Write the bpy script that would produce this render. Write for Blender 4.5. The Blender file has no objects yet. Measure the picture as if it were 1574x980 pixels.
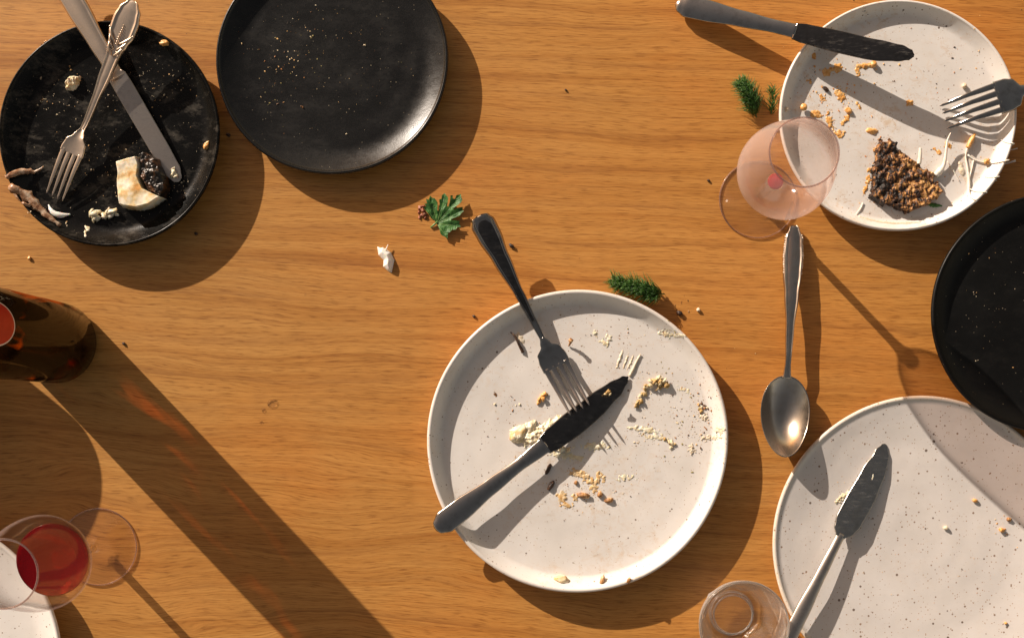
import bpy, bmesh, math, random
from mathutils import Vector, Matrix, noise
random.seed(7)
S = bpy.context.scene
COL = S.collection
R = math.radians

# ------------------------------------------------------------ camera, light, exposure
PX = 0.0006            # metres of table per photograph pixel
D = 1.10               # camera height above the table
NX, NY = 833.0, 645.0  # the point of the table straight below the camera
cam = bpy.data.cameras.new('camera'); cam_o = bpy.data.objects.new('camera', cam); COL.objects.link(cam_o)
cam_o.location = (0, 0, D); cam_o.rotation_euler = (0, 0, 0)
cam.sensor_width = 36; cam.lens = 36 * D / (1574 * PX)
cam.shift_x = (787 - NX) / 1574; cam.shift_y = (NY - 490) / 1574
cam.clip_start = 0.01; cam.clip_end = 50
S.camera = cam_o
SUN_EL = 22.4
SUN_AZ = (-1.0, 1.05)                     # towards the sun, on the table
w = bpy.data.worlds.new('World'); S.world = w; w.use_nodes = True
nt = w.node_tree; nt.nodes.clear()
sky = nt.nodes.new('ShaderNodeTexSky'); sky.sky_type = 'NISHITA'; sky.sun_disc = False
sky.sun_elevation = R(SUN_EL); sky.sun_rotation = math.atan2(SUN_AZ[0], SUN_AZ[1])
wb = nt.nodes.new('ShaderNodeMix'); wb.data_type = 'RGBA'; wb.blend_type = 'MULTIPLY'
wb.inputs[0].default_value = 1; wb.inputs[7].default_value = (1.0, 0.63, 0.38, 1)   # the camera's warm white balance
bg = nt.nodes.new('ShaderNodeBackground'); bg.inputs[1].default_value = 0.130
wo = nt.nodes.new('ShaderNodeOutputWorld')
nt.links.new(sky.outputs[0], wb.inputs[6]); nt.links.new(wb.outputs[2], bg.inputs[0]); nt.links.new(bg.outputs[0], wo.inputs[0])
sun = bpy.data.lights.new('sun', 'SUN'); sun.energy = 4.95; sun.angle = R(0.5); sun.color = (1.0, 0.885, 0.76)
sun_o = bpy.data.objects.new('sun', sun); COL.objects.link(sun_o)
_h = Vector((SUN_AZ[0], SUN_AZ[1], 0)).normalized() * math.cos(R(SUN_EL)); _d = Vector((_h.x, _h.y, math.sin(R(SUN_EL))))
sun_o.rotation_euler = _d.to_track_quat('Z', 'Y').to_euler(); sun_o.location = _d * 3
S.view_settings.view_transform = 'Standard'; S.view_settings.look = 'None'
S.view_settings.exposure = 0.42; S.view_settings.gamma = 1.0; S.view_settings.use_curve_mapping = False
S.render.engine = 'CYCLES'
S.cycles.use_denoising = True
S.cycles.max_bounces = 14; S.cycles.transmission_bounces = 12; S.cycles.transparent_max_bounces = 24; S.cycles.glossy_bounces = 6
S.cycles.sample_clamp_indirect = 6.0

# ------------------------------------------------------------ helpers
def W(px, py, h=0.0):
    """where a point seen at (px, py) stands when it is h above the table"""
    k = PX * (1 - h / D)
    return Vector(((px - NX) * k, -(py - NY) * k, h))

class G:
    """small node-graph helper"""
    def __init__(s, name):
        s.m = bpy.data.materials.new(name); s.m.use_nodes = True; s.t = s.m.node_tree; s.t.nodes.clear()
        s.out = s.n('ShaderNodeOutputMaterial'); s.co = s.n('ShaderNodeTexCoord')
    def n(s, ty, **kw):
        x = s.t.nodes.new(ty)
        for k, v in kw.items(): setattr(x, k, v)
        return x
    def l(s, a, b): s.t.links.new(a, b)
    def set(s, sock, v):
        if hasattr(v, 'node'): s.l(v, sock)
        else: sock.default_value = v
    def obj(s, scale=(1, 1, 1), loc=(0, 0, 0), rot=(0, 0, 0)):
        mp = s.n('ShaderNodeMapping'); s.l(s.co.outputs['Object'], mp.inputs[0])
        mp.inputs['Scale'].default_value = scale; mp.inputs['Location'].default_value = loc; mp.inputs['Rotation'].default_value = rot
        return mp.outputs[0]
    def noise(s, vec, scale, detail=4, rough=.55, dist=0):
        x = s.n('ShaderNodeTexNoise'); s.l(vec, x.inputs['Vector']); x.inputs['Scale'].default_value = scale
        x.inputs['Detail'].default_value = detail; x.inputs['Roughness'].default_value = rough; x.inputs['Distortion'].default_value = dist
        return x.outputs[0]
    def ramp(s, fac, stops, interp='LINEAR'):
        x = s.n('ShaderNodeValToRGB'); s.set(x.inputs[0], fac); e = x.color_ramp.elements; x.color_ramp.interpolation = interp
        while len(e) < len(stops): e.new(.5)
        for i, (p, c) in enumerate(stops):
            e[i].position = p; e[i].color = (c, c, c, 1) if isinstance(c, (int, float)) else (*c, 1)
        return x.outputs[0]
    def mix(s, f, a, b, mode='MIX'):
        x = s.n('ShaderNodeMix', data_type='RGBA', blend_type=mode); s.set(x.inputs[0], f)
        for i, v in ((6, a), (7, b)):
            if isinstance(v, tuple) and len(v) == 3: v = (*v, 1)
            s.set(x.inputs[i], v)
        return x.outputs[2]
    def math(s, op, a, b=0.0, c=0.0):
        x = s.n('ShaderNodeMath', operation=op); s.set(x.inputs[0], a); s.set(x.inputs[1], b); s.set(x.inputs[2], c); return x.outputs[0]
    def bump(s, h, st=.3, dist=.001, nrm=None):
        x = s.n('ShaderNodeBump'); s.l(h, x.inputs['Height']); x.inputs['Strength'].default_value = st; x.inputs['Distance'].default_value = dist
        if nrm: s.l(nrm, x.inputs['Normal'])
        return x.outputs[0]
    def bsdf(s, **kw):
        b = s.n('ShaderNodeBsdfPrincipled')
        for k, v in kw.items():
            k = k.replace('_', ' ')
            if isinstance(v, tuple) and len(v) == 3 and b.inputs[k].type == 'RGBA': v = (*v, 1)
            s.set(b.inputs[k], v)
        return b.outputs[0]
    def end(s, sh): s.l(sh, s.out.inputs[0]); return s.m

def tag(o, label=None, cat=None, group=None, kind=None):
    if label: o['label'] = label
    if cat: o['category'] = cat
    if group: o['group'] = group
    if kind: o['kind'] = kind
    return o
def empty(name, loc, label, cat, group=None):
    o = bpy.data.objects.new(name, None); COL.objects.link(o); o.location = loc; o.empty_display_size = .01
    bpy.context.view_layer.update() if False else None
    return tag(o, label, cat, group)
def mesh(name, verts, faces, mat, parent=None, smooth=True):
    me = bpy.data.meshes.new(name); me.from_pydata([tuple(v) for v in verts], [], faces); me.update()
    if smooth:
        for p in me.polygons: p.use_smooth = True
    me.materials.append(mat)
    o = bpy.data.objects.new(name, me); COL.objects.link(o)
    if parent: o.parent = parent
    return o
def fix(o):
    bm = bmesh.new(); bm.from_mesh(o.data); bmesh.ops.recalc_face_normals(bm, faces=bm.faces); bm.to_mesh(o.data); bm.free(); return o
def lathe(prof, n=96, wob=None, close=False, sy=1.0):
    """prof: list of (r, z); returns verts, faces. r = 0 makes a pole."""
    V, F, rows = [], [], []
    for r, z in prof:
        if r <= 1e-7: rows.append([len(V)]); V.append((0, 0, z))
        else:
            row = []
            for i in range(n):
                a = 2 * math.pi * i / n; k = 1 + (wob(a, r, z) if wob else 0)
                row.append(len(V)); V.append((r * k * math.cos(a), r * k * sy * math.sin(a), z))
            rows.append(row)
    seq = list(zip(rows, rows[1:])) + ([(rows[-1], rows[0])] if close else [])
    for a, b in seq:
        if len(a) == 1 and len(b) == 1: continue
        for i in range(n):
            j = (i + 1) % n
            if len(a) == 1: F.append((a[0], b[i], b[j]))
            elif len(b) == 1: F.append((a[i], b[0], a[j]))
            else: F.append((a[i], b[i], b[j], a[j]))
    return V, F
def smooth_path(pts, n):
    """Catmull-Rom through pts (tuples of any length), n samples"""
    P = [Vector(p) for p in pts]; P = [P[0] * 2 - P[1]] + P + [P[-1] * 2 - P[-2]]
    out = []; m = len(P) - 3
    for i in range(n):
        t = i / (n - 1) * m; k = min(int(t), m - 1); u = t - k
        a, b, c, d = P[k:k + 4]
        out.append(.5 * ((2 * b) + (c - a) * u + (2 * a - 5 * b + 4 * c - d) * u * u + (3 * b - a - 3 * c + d) * u ** 3))
    return out
def lerp_tab(tab, x):
    if x <= tab[0][0]: return tab[0][1]
    for (a, va), (b, vb) in zip(tab, tab[1:]):
        if x <= b:
            u = (x - a) / (b - a); u = u * u * (3 - 2 * u) if len(tab) > 2 else u
            return va + (vb - va) * u
    return tab[-1][1]
def tube(pts, rad, n=8, flat=1.0, jitter=0.0, seed=0.0):
    """pts world Vectors, rad list; closed tube"""
    V, F = [], []; N = len(pts)
    for i, p in enumerate(pts):
        t = (pts[min(i + 1, N - 1)] - pts[max(i - 1, 0)]).normalized()
        s = t.cross(Vector((0, 0, 1)));  s = s.normalized() if s.length > 1e-5 else Vector((1, 0, 0)); u = s.cross(t)
        for k in range(n):
            a = 2 * math.pi * k / n; q = s * math.cos(a) + u * math.sin(a) * flat
            r = rad[i] * (1 + jitter * noise.noise(Vector((i * .5 + seed, k * 1.3, seed * 3))))
            V.append(p + q * r)
    for i in range(N - 1):
        for k in range(n):
            j = (k + 1) % n; F.append((i * n + k, i * n + j, (i + 1) * n + j, (i + 1) * n + k))
    F.append(tuple(range(n))[::-1]); F.append(tuple((N - 1) * n + k for k in range(n)))
    return V, F
def join(parts):
    V, F = [], []
    for v, f in parts:
        o = len(V); V += list(v); F += [tuple(i + o for i in q) for q in f]
    return V, F
def blob(c, r, sub=2, amp=.35, freq=1.6, squash=(1, 1, 1), seed=0.0, rot=0.0):
    bm = bmesh.new(); bmesh.ops.create_icosphere(bm, subdivisions=sub, radius=1)
    cr, sr = math.cos(rot), math.sin(rot); V = []
    for v in bm.verts:
        d = v.co.normalized(); k = 1 + amp * noise.noise(d * freq + Vector((seed * 7.1, seed * 3.3, seed))) + amp * .5 * noise.noise(d * freq * 2.7 + Vector((seed, 9, seed)))
        x, y, z = d.x * k * squash[0] * r, d.y * k * squash[1] * r, d.z * k * squash[2] * r
        V.append(Vector((c[0] + x * cr - y * sr, c[1] + x * sr + y * cr, c[2] + z)))
    F = [tuple(v.index for v in f.verts) for f in bm.faces]; bm.free(); return V, F

# ------------------------------------------------------------ materials
def mat_wood():
    g = G('oiled_oak')
    sx = g.n('ShaderNodeSeparateXYZ'); g.l(g.co.outputs['Object'], sx.inputs[0])
    # the growth rings wander more towards the near left corner of the board
    cath = g.ramp(g.math('ADD', g.math('MULTIPLY', sx.outputs[0], -.8), g.math('MULTIPLY', sx.outputs[1], -1.0)), [(.0, .25), (.45, 1.0)])
    warp = g.noise(g.obj((1.5, 5.0, 1)), 2.2, 3, .45)
    warp2 = g.noise(g.obj((7, 20, 1)), 1.0, 3, .5)
    wsum = g.math('ADD', g.math('MULTIPLY', g.math('MULTIPLY', g.math('SUBTRACT', warp, .5), cath), .085), g.math('MULTIPLY', g.math('SUBTRACT', warp2, .5), .0085))
    off = g.n('ShaderNodeCombineXYZ'); g.l(g.math('ADD', wsum, g.math('MULTIPLY', sx.outputs[0], .045)), off.inputs[1])
    wv = g.n('ShaderNodeVectorMath', operation='ADD'); g.l(g.co.outputs['Object'], wv.inputs[0]); g.l(off.outputs[0], wv.inputs[1])
    def mp(sc):
        m = g.n('ShaderNodeMapping'); g.l(wv.outputs[0], m.inputs[0]); m.inputs['Scale'].default_value = sc; return m.outputs[0]
    broad = g.noise(mp((.9, 10, 1)), 1.0, 4, .6)
    bands = g.noise(mp((1.6, 62, 1)), 1.0, 4, .66)
    fine = g.noise(mp((2.6, 380, 1)), 1.0, 5, .72)
    dash = g.noise(mp((11, 600, 1)), 1.0, 3, .6)
    pores = g.noise(mp((60, 1000, 1)), 1.0, 2, .6)
    patch = g.noise(g.obj((1.6, 2.6, 1)), 1.9, 4, .55)
    c = g.ramp(bands, [(.30, (.350, .132, .030)), (.44, (.430, .178, .046)), (.56, (.470, .205, .058)), (.72, (.400, .160, .040))])
    c = g.mix(.6, c, g.ramp(broad, [(.32, (.84, .79, .72)), (.5, (1, 1, 1)), (.68, (1.10, 1.14, 1.22))]), 'MULTIPLY')
    c = g.mix(.50, c, g.ramp(fine, [(.34, (.66, .56, .46)), (.48, (1, 1, 1)), (.66, (1.12, 1.15, 1.20))]), 'MULTIPLY')
    c = g.mix(.34, c, g.ramp(dash, [(.33, (.52, .40, .30)), (.40, (1, 1, 1)), (.7, (1.05, 1.06, 1.08))]), 'MULTIPLY')
    c = g.mix(.70, c, g.ramp(pores, [(.32, (.5, .4, .3)), (.46, (1, 1, 1)), (.7, (1.18, 1.20, 1.22))]), 'MULTIPLY')
    c = g.mix(.7, c, g.ramp(patch, [(.36, (1.08, .93, .80)), (.5, (1, 1, 1)), (.64, (.97, 1.03, 1.12))]), 'MULTIPLY')
    left = g.ramp(g.math('ADD', g.math('MULTIPLY', sx.outputs[0], -1.0), .30), [(.15, 0.0), (.75, 1.0)])
    c = g.mix(1, g.mix(left, c, g.mix(1, c, (1.0, 1.08, 1.22), 'MULTIPLY')), (1.015, 1.035, .82), 'MULTIPLY')
    # dark growth lines
    for sc, di, ds, st, ox in ((9.5, 3.2, .9, .50, 0.0), (19, 4.0, 1.3, .30, 2.3)):
        wav = g.n('ShaderNodeTexWave'); wav.wave_type = 'BANDS'; wav.bands_direction = 'Y'; wav.wave_profile = 'SAW'
        m = g.n('ShaderNodeMapping'); g.l(wv.outputs[0], m.inputs[0]); m.inputs['Scale'].default_value = (.30, 1, 1); m.inputs['Location'].default_value = (ox, ox, 0); g.l(m.outputs[0], wav.inputs[0])
        wav.inputs['Scale'].default_value = sc; wav.inputs['Distortion'].default_value = di; wav.inputs['Detail'].default_value = 4; wav.inputs['Detail Scale'].default_value = ds; wav.inputs['Detail Roughness'].default_value = .62
        brk = g.ramp(g.noise(mp((4, 30, 1)), 1.0, 3, .6), [(.38, .1), (.62, 1.0)])
        line = g.ramp(wav.outputs[0], [(.0, 1.0), (.05, .55), (.22, 0.0), (1, 0.0)])
        c = g.mix(g.math('MULTIPLY', g.math('MULTIPLY', line, brk), st), c, (.20, .068, .016))
    st = g.noise(g.obj(), 38, 3, .6)
    c = g.mix(g.ramp(st, [(.73, 0.0), (.79, .45)]), c, (.16, .06, .018))
    rr = g.ramp(g.noise(g.obj(), 6, 4, .6), [(.3, .40), (.7, .54)])
    h = g.math('ADD', g.math('MULTIPLY', fine, .6), g.math('MULTIPLY', dash, .8))
    return g.end(g.bsdf(Base_Color=c, Roughness=rr, Specular_IOR_Level=.36, Normal=g.bump(h, .25, .0004)))

def plate_rings(g, amp):
    """faint throwing rings: height from the radius"""
    sx = g.n('ShaderNodeSeparateXYZ'); g.l(g.co.outputs['Object'], sx.inputs[0])
    r = g.math('SQRT', g.math('ADD', g.math('POWER', sx.outputs[0], 2), g.math('POWER', sx.outputs[1], 2)))
    wob = g.math('MULTIPLY', g.noise(g.obj(), 9, 2), .05)
    return r, g.math('SINE', g.math('MULTIPLY', g.math('ADD', r, wob), 260)), sx

def mat_white(seed, base=(.72, .68, .64), rimc=(.62, .46, .33), RR=.137, speck=1.0, tint=0.35, stain=0.0):
    g = G('speckled_white_glaze')
    r, ring, sx = plate_rings(g, 1)
    o = (seed * 1.7, seed * .9, seed)
    cl = g.noise(g.obj(loc=o), 17, 4, .55)
    c = g.mix(g.ramp(cl, [(.35, 0.0), (.68, 1.0)]), tuple(x * .93 for x in base), tuple(min(1, x * 1.05) for x in base))
    c = g.mix(.5, c, g.ramp(g.noise(g.obj((1, 1, 1), o), 60, 3), [(.3, (.97, .955, .93)), (.7, (1.02, 1.02, 1.03))]), 'MULTIPLY')
    for sc, th, col, dens in ((260, .16, (.20, .11, .055), .70), (150, .13, (.11, .065, .04), .80), (480, .17, (.34, .19, .09), .55)):
        v = g.n('ShaderNodeTexVoronoi'); g.l(g.obj(loc=(o[0] + sc, o[1], 0)), v.inputs['Vector']); v.inputs['Scale'].default_value = sc
        sc2 = g.n('ShaderNodeSeparateColor'); g.l(v.outputs['Color'], sc2.inputs[0])
        size = g.math('MULTIPLY', g.math('MAXIMUM', g.math('SUBTRACT', sc2.outputs[0], dens), 0), th / (1 - dens) * 1.25 * speck)
        m = g.math('LESS_THAN', v.outputs['Distance'], size)
        c = g.mix(g.math('MULTIPLY', m, .88), c, col)
    if stain > 0:
        a = g.noise(g.obj((1, 1, 1), o, (0, 0, .6)), 120, 7, .78, .5); b = g.noise(g.obj(loc=o), 15, 3, .6)
        c = g.mix(g.math('MULTIPLY', g.math('MULTIPLY', g.ramp(a, [(.50, 0.0), (.66, 1.0)]), g.ramp(b, [(.42, 0.0), (.62, 1.0)])), stain), c, (.60, .40, .22))
        d = g.noise(g.obj((.35, 1, 1), o, (0, 0, -.9)), 300, 4, .7)
        c = g.mix(g.math('MULTIPLY', g.math('MULTIPLY', g.ramp(d, [(.60, 0.0), (.70, 1.0)]), g.ramp(b, [(.36, 0.0), (.55, 1.0)])), stain), c, (.50, .33, .19))
    # bare clay shows through on the lip
    rim = g.ramp(g.math('DIVIDE', r, RR), [(.955, 0.0), (.985, 1.0)])
    rn = g.ramp(g.noise(g.obj(), 90, 4, .7), [(.35, .15), (.65, .75)])
    c = g.mix(g.math('MULTIPLY', g.math('MULTIPLY', rim, rn), tint * 1.6), c, rimc)
    h = g.math('ADD', g.math('MULTIPLY', ring, .11), g.math('ADD', g.math('MULTIPLY', cl, 1.6), g.math('MULTIPLY', g.noise(g.obj(), 220, 2), .12)))
    rr = g.ramp(g.noise(g.obj(loc=o), 30, 4), [(.3, .30), (.7, .50)])
    return g.end(g.bsdf(Base_Color=c, Roughness=rr, Specular_IOR_Level=.5, Coat_Weight=.15, Coat_Roughness=.25, Normal=g.bump(h, .35, .0011)))

def mat_black(seed, rough=.42, lum=.020, dust=.5, spec=.36):
    g = G('matte_black_glaze')
    r, ring, sx = plate_rings(g, 1); o = (seed * 2.1, seed, 0)
    cl = g.noise(g.obj(loc=o), 14, 5, .6); fn = g.noise(g.obj(loc=o), 900, 2, .7)
    c = g.mix(g.ramp(cl, [(.35, 0.0), (.7, 1.0)]), (lum * .75, lum * .70, lum * .66), (lum * 1.25, lum * 1.2, lum * 1.1))
    sm = g.noise(g.obj((1, 1.8, 1), o, (0, 0, .7)), 34, 8, .80, .15)
    c = g.mix(g.math('MULTIPLY', g.ramp(sm, [(.52, 0.0), (.74, 1.0)]), dust), c, (.105, .092, .075))
    v = g.n('ShaderNodeTexVoronoi'); g.l(g.obj(loc=o), v.inputs['Vector']); v.inputs['Scale'].default_value = 420
    s2 = g.n('ShaderNodeSeparateColor'); g.l(v.outputs['Color'], s2.inputs[0])
    m = g.math('LESS_THAN', v.outputs['Distance'], g.math('MULTIPLY', g.math('MAXIMUM', g.math('SUBTRACT', s2.outputs[0], .86), 0), 1.3))
    c = g.mix(g.math('MULTIPLY', m, .7), c, (.32, .26, .18))
    rr = g.math('ADD', g.ramp(sm, [(.3, rough - .08), (.7, rough + .12)]), g.math('MULTIPLY', g.math('SUBTRACT', fn, .5), .25))
    h = g.math('ADD', g.math('MULTIPLY', ring, .20), g.math('ADD', cl, g.math('MULTIPLY', fn, .12)))
    return g.end(g.bsdf(Base_Color=c, Roughness=rr, Specular_IOR_Level=spec, Normal=g.bump(h, .45, .001)))

def mat_metal(name, col=(.52, .49, .46), rough=.24, grime=.3, gcol=(.10, .085, .07), dust=0.0, ang=0.0, dcol=(.34, .31, .26)):
    g = G(name)
    n1 = g.noise(g.obj(), 120, 5, .65); n2 = g.noise(g.obj((1, 1, 1)), 700, 3, .6)
    c = g.mix(g.math('MULTIPLY', g.ramp(n1, [(.48, 0.0), (.68, 1.0)]), grime), col, gcol)
    rr = g.math('ADD', g.math('MULTIPLY', n1, .22), rough - .10)
    nb = g.bump(g.math('ADD', n2, g.math('MULTIPLY', n1, .6)), .08, .0003)
    met = 1.0
    if dust > 0:
        d = g.math('MULTIPLY', g.ramp(g.noise(g.obj((.16, 1, 1), (0, 0, 0), (0, 0, ang)), 480, 7, .74, .2), [(.50, 0.0), (.80, .8)]), g.ramp(g.noise(g.obj(loc=(5, 2, 1)), 45, 3, .6), [(.38, 0.0), (.62, dust)]))
        c = g.mix(d, c, dcol); met = g.math('SUBTRACT', 1.0, d)
    return g.end(g.bsdf(Base_Color=c, Metallic=met, Roughness=rr, Normal=nb))

def mat_simple(name, cols, scale=300, rough=.5, bump=.3, sss=0.0, spec=.5, dist=.0006, trans=0.0):
    g = G(name)
    n1 = g.noise(g.obj(), scale, 4, .6)
    k = len(cols); c = g.ramp(n1, [(.34 + .32 * i / max(1, k - 1), q) for i, q in enumerate(cols)])
    return g.end(g.bsdf(Base_Color=c, Roughness=rough, Specular_IOR_Level=spec, Subsurface_Weight=sss, Subsurface_Radius=(.004, .002, .001), Subsurface_Scale=.6,
                        Normal=g.bump(g.noise(g.obj(), scale * 2.2, 4, .6), bump, dist)))
def mat_islands(name, cols, rough=.55):
    g = G(name); ge = g.n('ShaderNodeNewGeometry')
    k = len(cols); c = g.ramp(ge.outputs['Random Per Island'], [(i / k, q) for i, q in enumerate(cols)], 'CONSTANT')
    c = g.mix(.5, c, g.ramp(g.noise(g.obj(), 900, 3), [(.3, (.6, .55, .5)), (.7, (1.25, 1.25, 1.25))]), 'MULTIPLY')
    return g.end(g.bsdf(Base_Color=c, Roughness=rough, Specular_IOR_Level=.4))
def mat_thin_glass(name, tint=(.97, .965, .96), edge=1.45, gloss_rough=.02, veil=0.0, veilc=(.8, .7, .68), edge_dark=(.55, .50, .46), edge_veil=0.0, es=.45):
    """a thin glass wall: light passes straight through, the rims darken, the surface mirrors"""
    g = G(name)
    lw = g.n('ShaderNodeLayerWeight'); lw.inputs[0].default_value = .5
    f0 = ((edge - 1) / (edge + 1)) ** 2
    fr = g.math('ADD', g.math('MULTIPLY', g.math('POWER', lw.outputs['Facing'], 4.6), .9 - f0), f0)
    tr = g.n('ShaderNodeBsdfTransparent'); g.l(g.mix(g.ramp(lw.outputs['Facing'], [(.86, 0.0), (1.0, 1.0)]), tint, edge_dark), tr.inputs[0])
    gl = g.n('ShaderNodeBsdfGlossy'); gl.inputs['Roughness'].default_value = gloss_rough
    mx = g.n('ShaderNodeMixShader'); g.l(fr, mx.inputs[0]); g.l(tr.outputs[0], mx.inputs[1]); g.l(gl.outputs[0], mx.inputs[2])
    sh = mx.outputs[0]
    if veil + edge_veil > 0:
        df = g.n('ShaderNodeBsdfDiffuse'); df.inputs[0].default_value = (*veilc, 1)
        tl = g.n('ShaderNodeBsdfTranslucent'); tl.inputs[0].default_value = (*veilc, 1)
        m1 = g.n('ShaderNodeMixShader'); m1.inputs[0].default_value = .5; g.l(df.outputs[0], m1.inputs[1]); g.l(tl.outputs[0], m1.inputs[2])
        f = g.math('MULTIPLY', g.ramp(g.noise(g.obj(), 45, 4), [(.3, .75), (.7, 1.0)]), veil)
        f = g.math('ADD', f, g.math('MULTIPLY', g.ramp(lw.outputs['Facing'], [(es, 0.0), (1.0, 1.0)]), veil * 1.2 + edge_veil))  # edge_veil adds a pale band in place of light caught at glass edges
        f = g.math('MINIMUM', f, 1.0)
        m2 = g.n('ShaderNodeMixShader'); g.l(f, m2.inputs[0]); g.l(sh, m2.inputs[1]); g.l(m1.outputs[0], m2.inputs[2]); sh = m2.outputs[0]
    return g.end(sh)
def mat_glass(name, col=(1, 1, 1), rough=0.0, clear=0.0, ior=1.47, bump=0.0):
    g = G(name)
    gl = g.n('ShaderNodeBsdfGlass'); gl.inputs['Color'].default_value = (*col, 1); gl.inputs['IOR'].default_value = ior; gl.inputs['Roughness'].default_value = rough
    if bump: g.l(g.bump(g.noise(g.obj(), 60, 3), bump, .002), gl.inputs['Normal'])
    tr = g.n('ShaderNodeBsdfTransparent'); tr.inputs[0].default_value = (*[min(1, c * .98) for c in col], 1)
    mx = g.n('ShaderNodeMixShader'); mx.inputs[0].default_value = clear; g.l(gl.outputs[0], mx.inputs[1]); g.l(tr.outputs[0], mx.inputs[2])
    return g.end(mx.outputs[0])

def mat_tumbler():
    g = G('tumbler_glass')
    lw = g.n('ShaderNodeLayerWeight'); lw.inputs[0].default_value = .5
    tr = g.n('ShaderNodeBsdfTransparent'); g.l(g.mix(g.ramp(lw.outputs['Facing'], [(.72, 0.0), (1.0, 1.0)]), (.985, .98, .97), (.62, .58, .54)), tr.inputs[0])
    gs = g.n('ShaderNodeBsdfGlass'); gs.inputs['IOR'].default_value = 1.22; gs.inputs['Roughness'].default_value = .01
    gl = g.n('ShaderNodeBsdfGlossy'); gl.inputs['Roughness'].default_value = .10
    g.l(g.bump(g.noise(g.obj(), 110, 3), .7, .003), gl.inputs['Normal'])
    m1 = g.n('ShaderNodeMixShader'); m1.inputs[0].default_value = .30; g.l(tr.outputs[0], m1.inputs[1]); g.l(gs.outputs[0], m1.inputs[2])
    m2 = g.n('ShaderNodeMixShader'); g.l(g.math('ADD', g.math('MULTIPLY', g.math('POWER', lw.outputs['Facing'], 3.5), .8), .06), m2.inputs[0]); g.l(m1.outputs[0], m2.inputs[1]); g.l(gl.outputs[0], m2.inputs[2])
    df = g.n('ShaderNodeBsdfDiffuse'); df.inputs[0].default_value = (.80, .76, .72, 1)
    m3 = g.n('ShaderNodeMixShader'); g.l(g.math('MULTIPLY', g.ramp(lw.outputs['Facing'], [(.50, 0.0), (1.0, 1.0)]), .30), m3.inputs[0]); g.l(m2.outputs[0], m3.inputs[1]); g.l(df.outputs[0], m3.inputs[2])  # pale edge colour painted in for bright reflections the glass lacks
    return g.end(m3.outputs[0])

M = {}
M['wood'] = mat_wood()
M['steel_dim_reflection'] = mat_metal('stainless_dim_reflection', (.40, .375, .35), .14, .35, (.10, .09, .08))  # base darkened to stand in for dark surroundings the steel would reflect
M['steel_dark_reflection'] = mat_metal('blade_dark_reflection', (.115, .105, .098), .15, .5, (.04, .036, .032), .35, -.65)  # near-black base in place of a dark surrounding mirrored in the blade
M['steel_smudged'] = mat_metal('smudged_blade_dark_reflection', (.115, .105, .098), .15, .5, (.04, .036, .032), .8, .23)  # same dark reflection put into the base colour, with smudges over it
M['silver_bright'] = mat_metal('worn_silver_bowl', (.52, .46, .40), .22, .4, (.30, .23, .16))
M['steel'] = mat_metal('stainless', (.54, .47, .41), .30, .3, (.16, .13, .11), .25)
M['steel_pale'] = mat_metal('scuffed_pale_blade', (.42, .40, .37), .27, .45, (.16, .15, .13), .45, -1.1, (.30, .28, .25))
M['silver'] = mat_metal('old_silver', (.70, .56, .44), .34, .35, (.30, .23, .16))
M['cream'] = mat_simple('soft_cheese', [(.66, .52, .30), (.76, .67, .48), (.82, .77, .64)], 160, .38, .15, .2)
M['flesh'] = mat_simple('white_flesh', [(.66, .34, .10), (.80, .60, .32), (.86, .76, .58), (.86, .78, .62)], 85, .42, .10, .15)
M['char'] = mat_simple('charred_crust', [(.006, .005, .004), (.018, .011, .007), (.14, .055, .018)], 120, .35, .35, 0, .5, .0008)
M['orange'] = mat_simple('orange_sauce', [(.58, .24, .05), (.74, .38, .11), (.80, .52, .24)], 420, .3, .5, .1)
M['orange_pale'] = mat_simple('pale_orange_film', [(.60, .34, .12), (.70, .48, .24), (.72, .58, .40)], 260, .4, .2)
M['beige'] = mat_simple('dried_smear', [(.62, .46, .30), (.72, .60, .44), (.76, .68, .56)], 420, .4, .5)
M['brown'] = mat_simple('toasted_crust', [(.10, .035, .012), (.42, .19, .06), (.74, .52, .27)], 300, .5, .6)
M['dark'] = mat_simple('burnt_bit', [(.012, .008, .006), (.05, .022, .012), (.12, .055, .025)], 500, .5, .6)
M['red'] = mat_simple('red_spice', [(.18, .03, .012), (.34, .09, .035), (.55, .30, .20)], 800, .45, .6)
M['onion'] = mat_simple('onion', [(.80, .76, .68), (.86, .84, .78), (.88, .87, .84)], 200, .3, .2, .35)
M['sprout'] = mat_simple('pale_shoot', [(.78, .68, .55), (.82, .76, .66), (.84, .80, .74)], 300, .35, .2, .2)
M['skin'] = mat_simple('fish_skin', [(.14, .05, .02), (.36, .20, .11), (.60, .46, .34)], 200, .3, .6, .1)
M['green'] = mat_simple('leaf_green', [(.018, .070, .012), (.032, .115, .018), (.06, .17, .03)], 260, .52, .4, 0, .4)
M['vein'] = mat_simple('leaf_vein', [(.12, .22, .06), (.20, .32, .10)], 200, .4, .2)
M['dill'] = mat_simple('dill_green', [(.014, .052, .006), (.036, .11, .012), (.09, .19, .03)], 500, .38, .3)
M['crumb_pale'] = mat_islands('pale_crumbs', [(.68, .55, .33), (.62, .44, .20), (.74, .64, .44), (.42, .26, .09)])
M['crumb_mixed'] = mat_islands('mixed_crumbs', [(.70, .50, .26), (.40, .17, .05), (.74, .62, .42), (.16, .075, .03), (.66, .40, .15), (.34, .28, .10)])
M['crumb_dark'] = mat_islands('dark_crumbs', [(.03, .016, .01), (.14, .06, .025), (.07, .03, .015), (.30, .15, .06)])
M['crumb_orange'] = mat_islands('orange_crumbs', [(.72, .34, .08), (.80, .48, .18), (.62, .24, .05), (.76, .56, .32)])
M['crumb_dust'] = mat_islands('dusty_crumbs', [(.44, .36, .25), (.60, .50, .34), (.30, .23, .15), (.52, .30, .12)])

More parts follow.
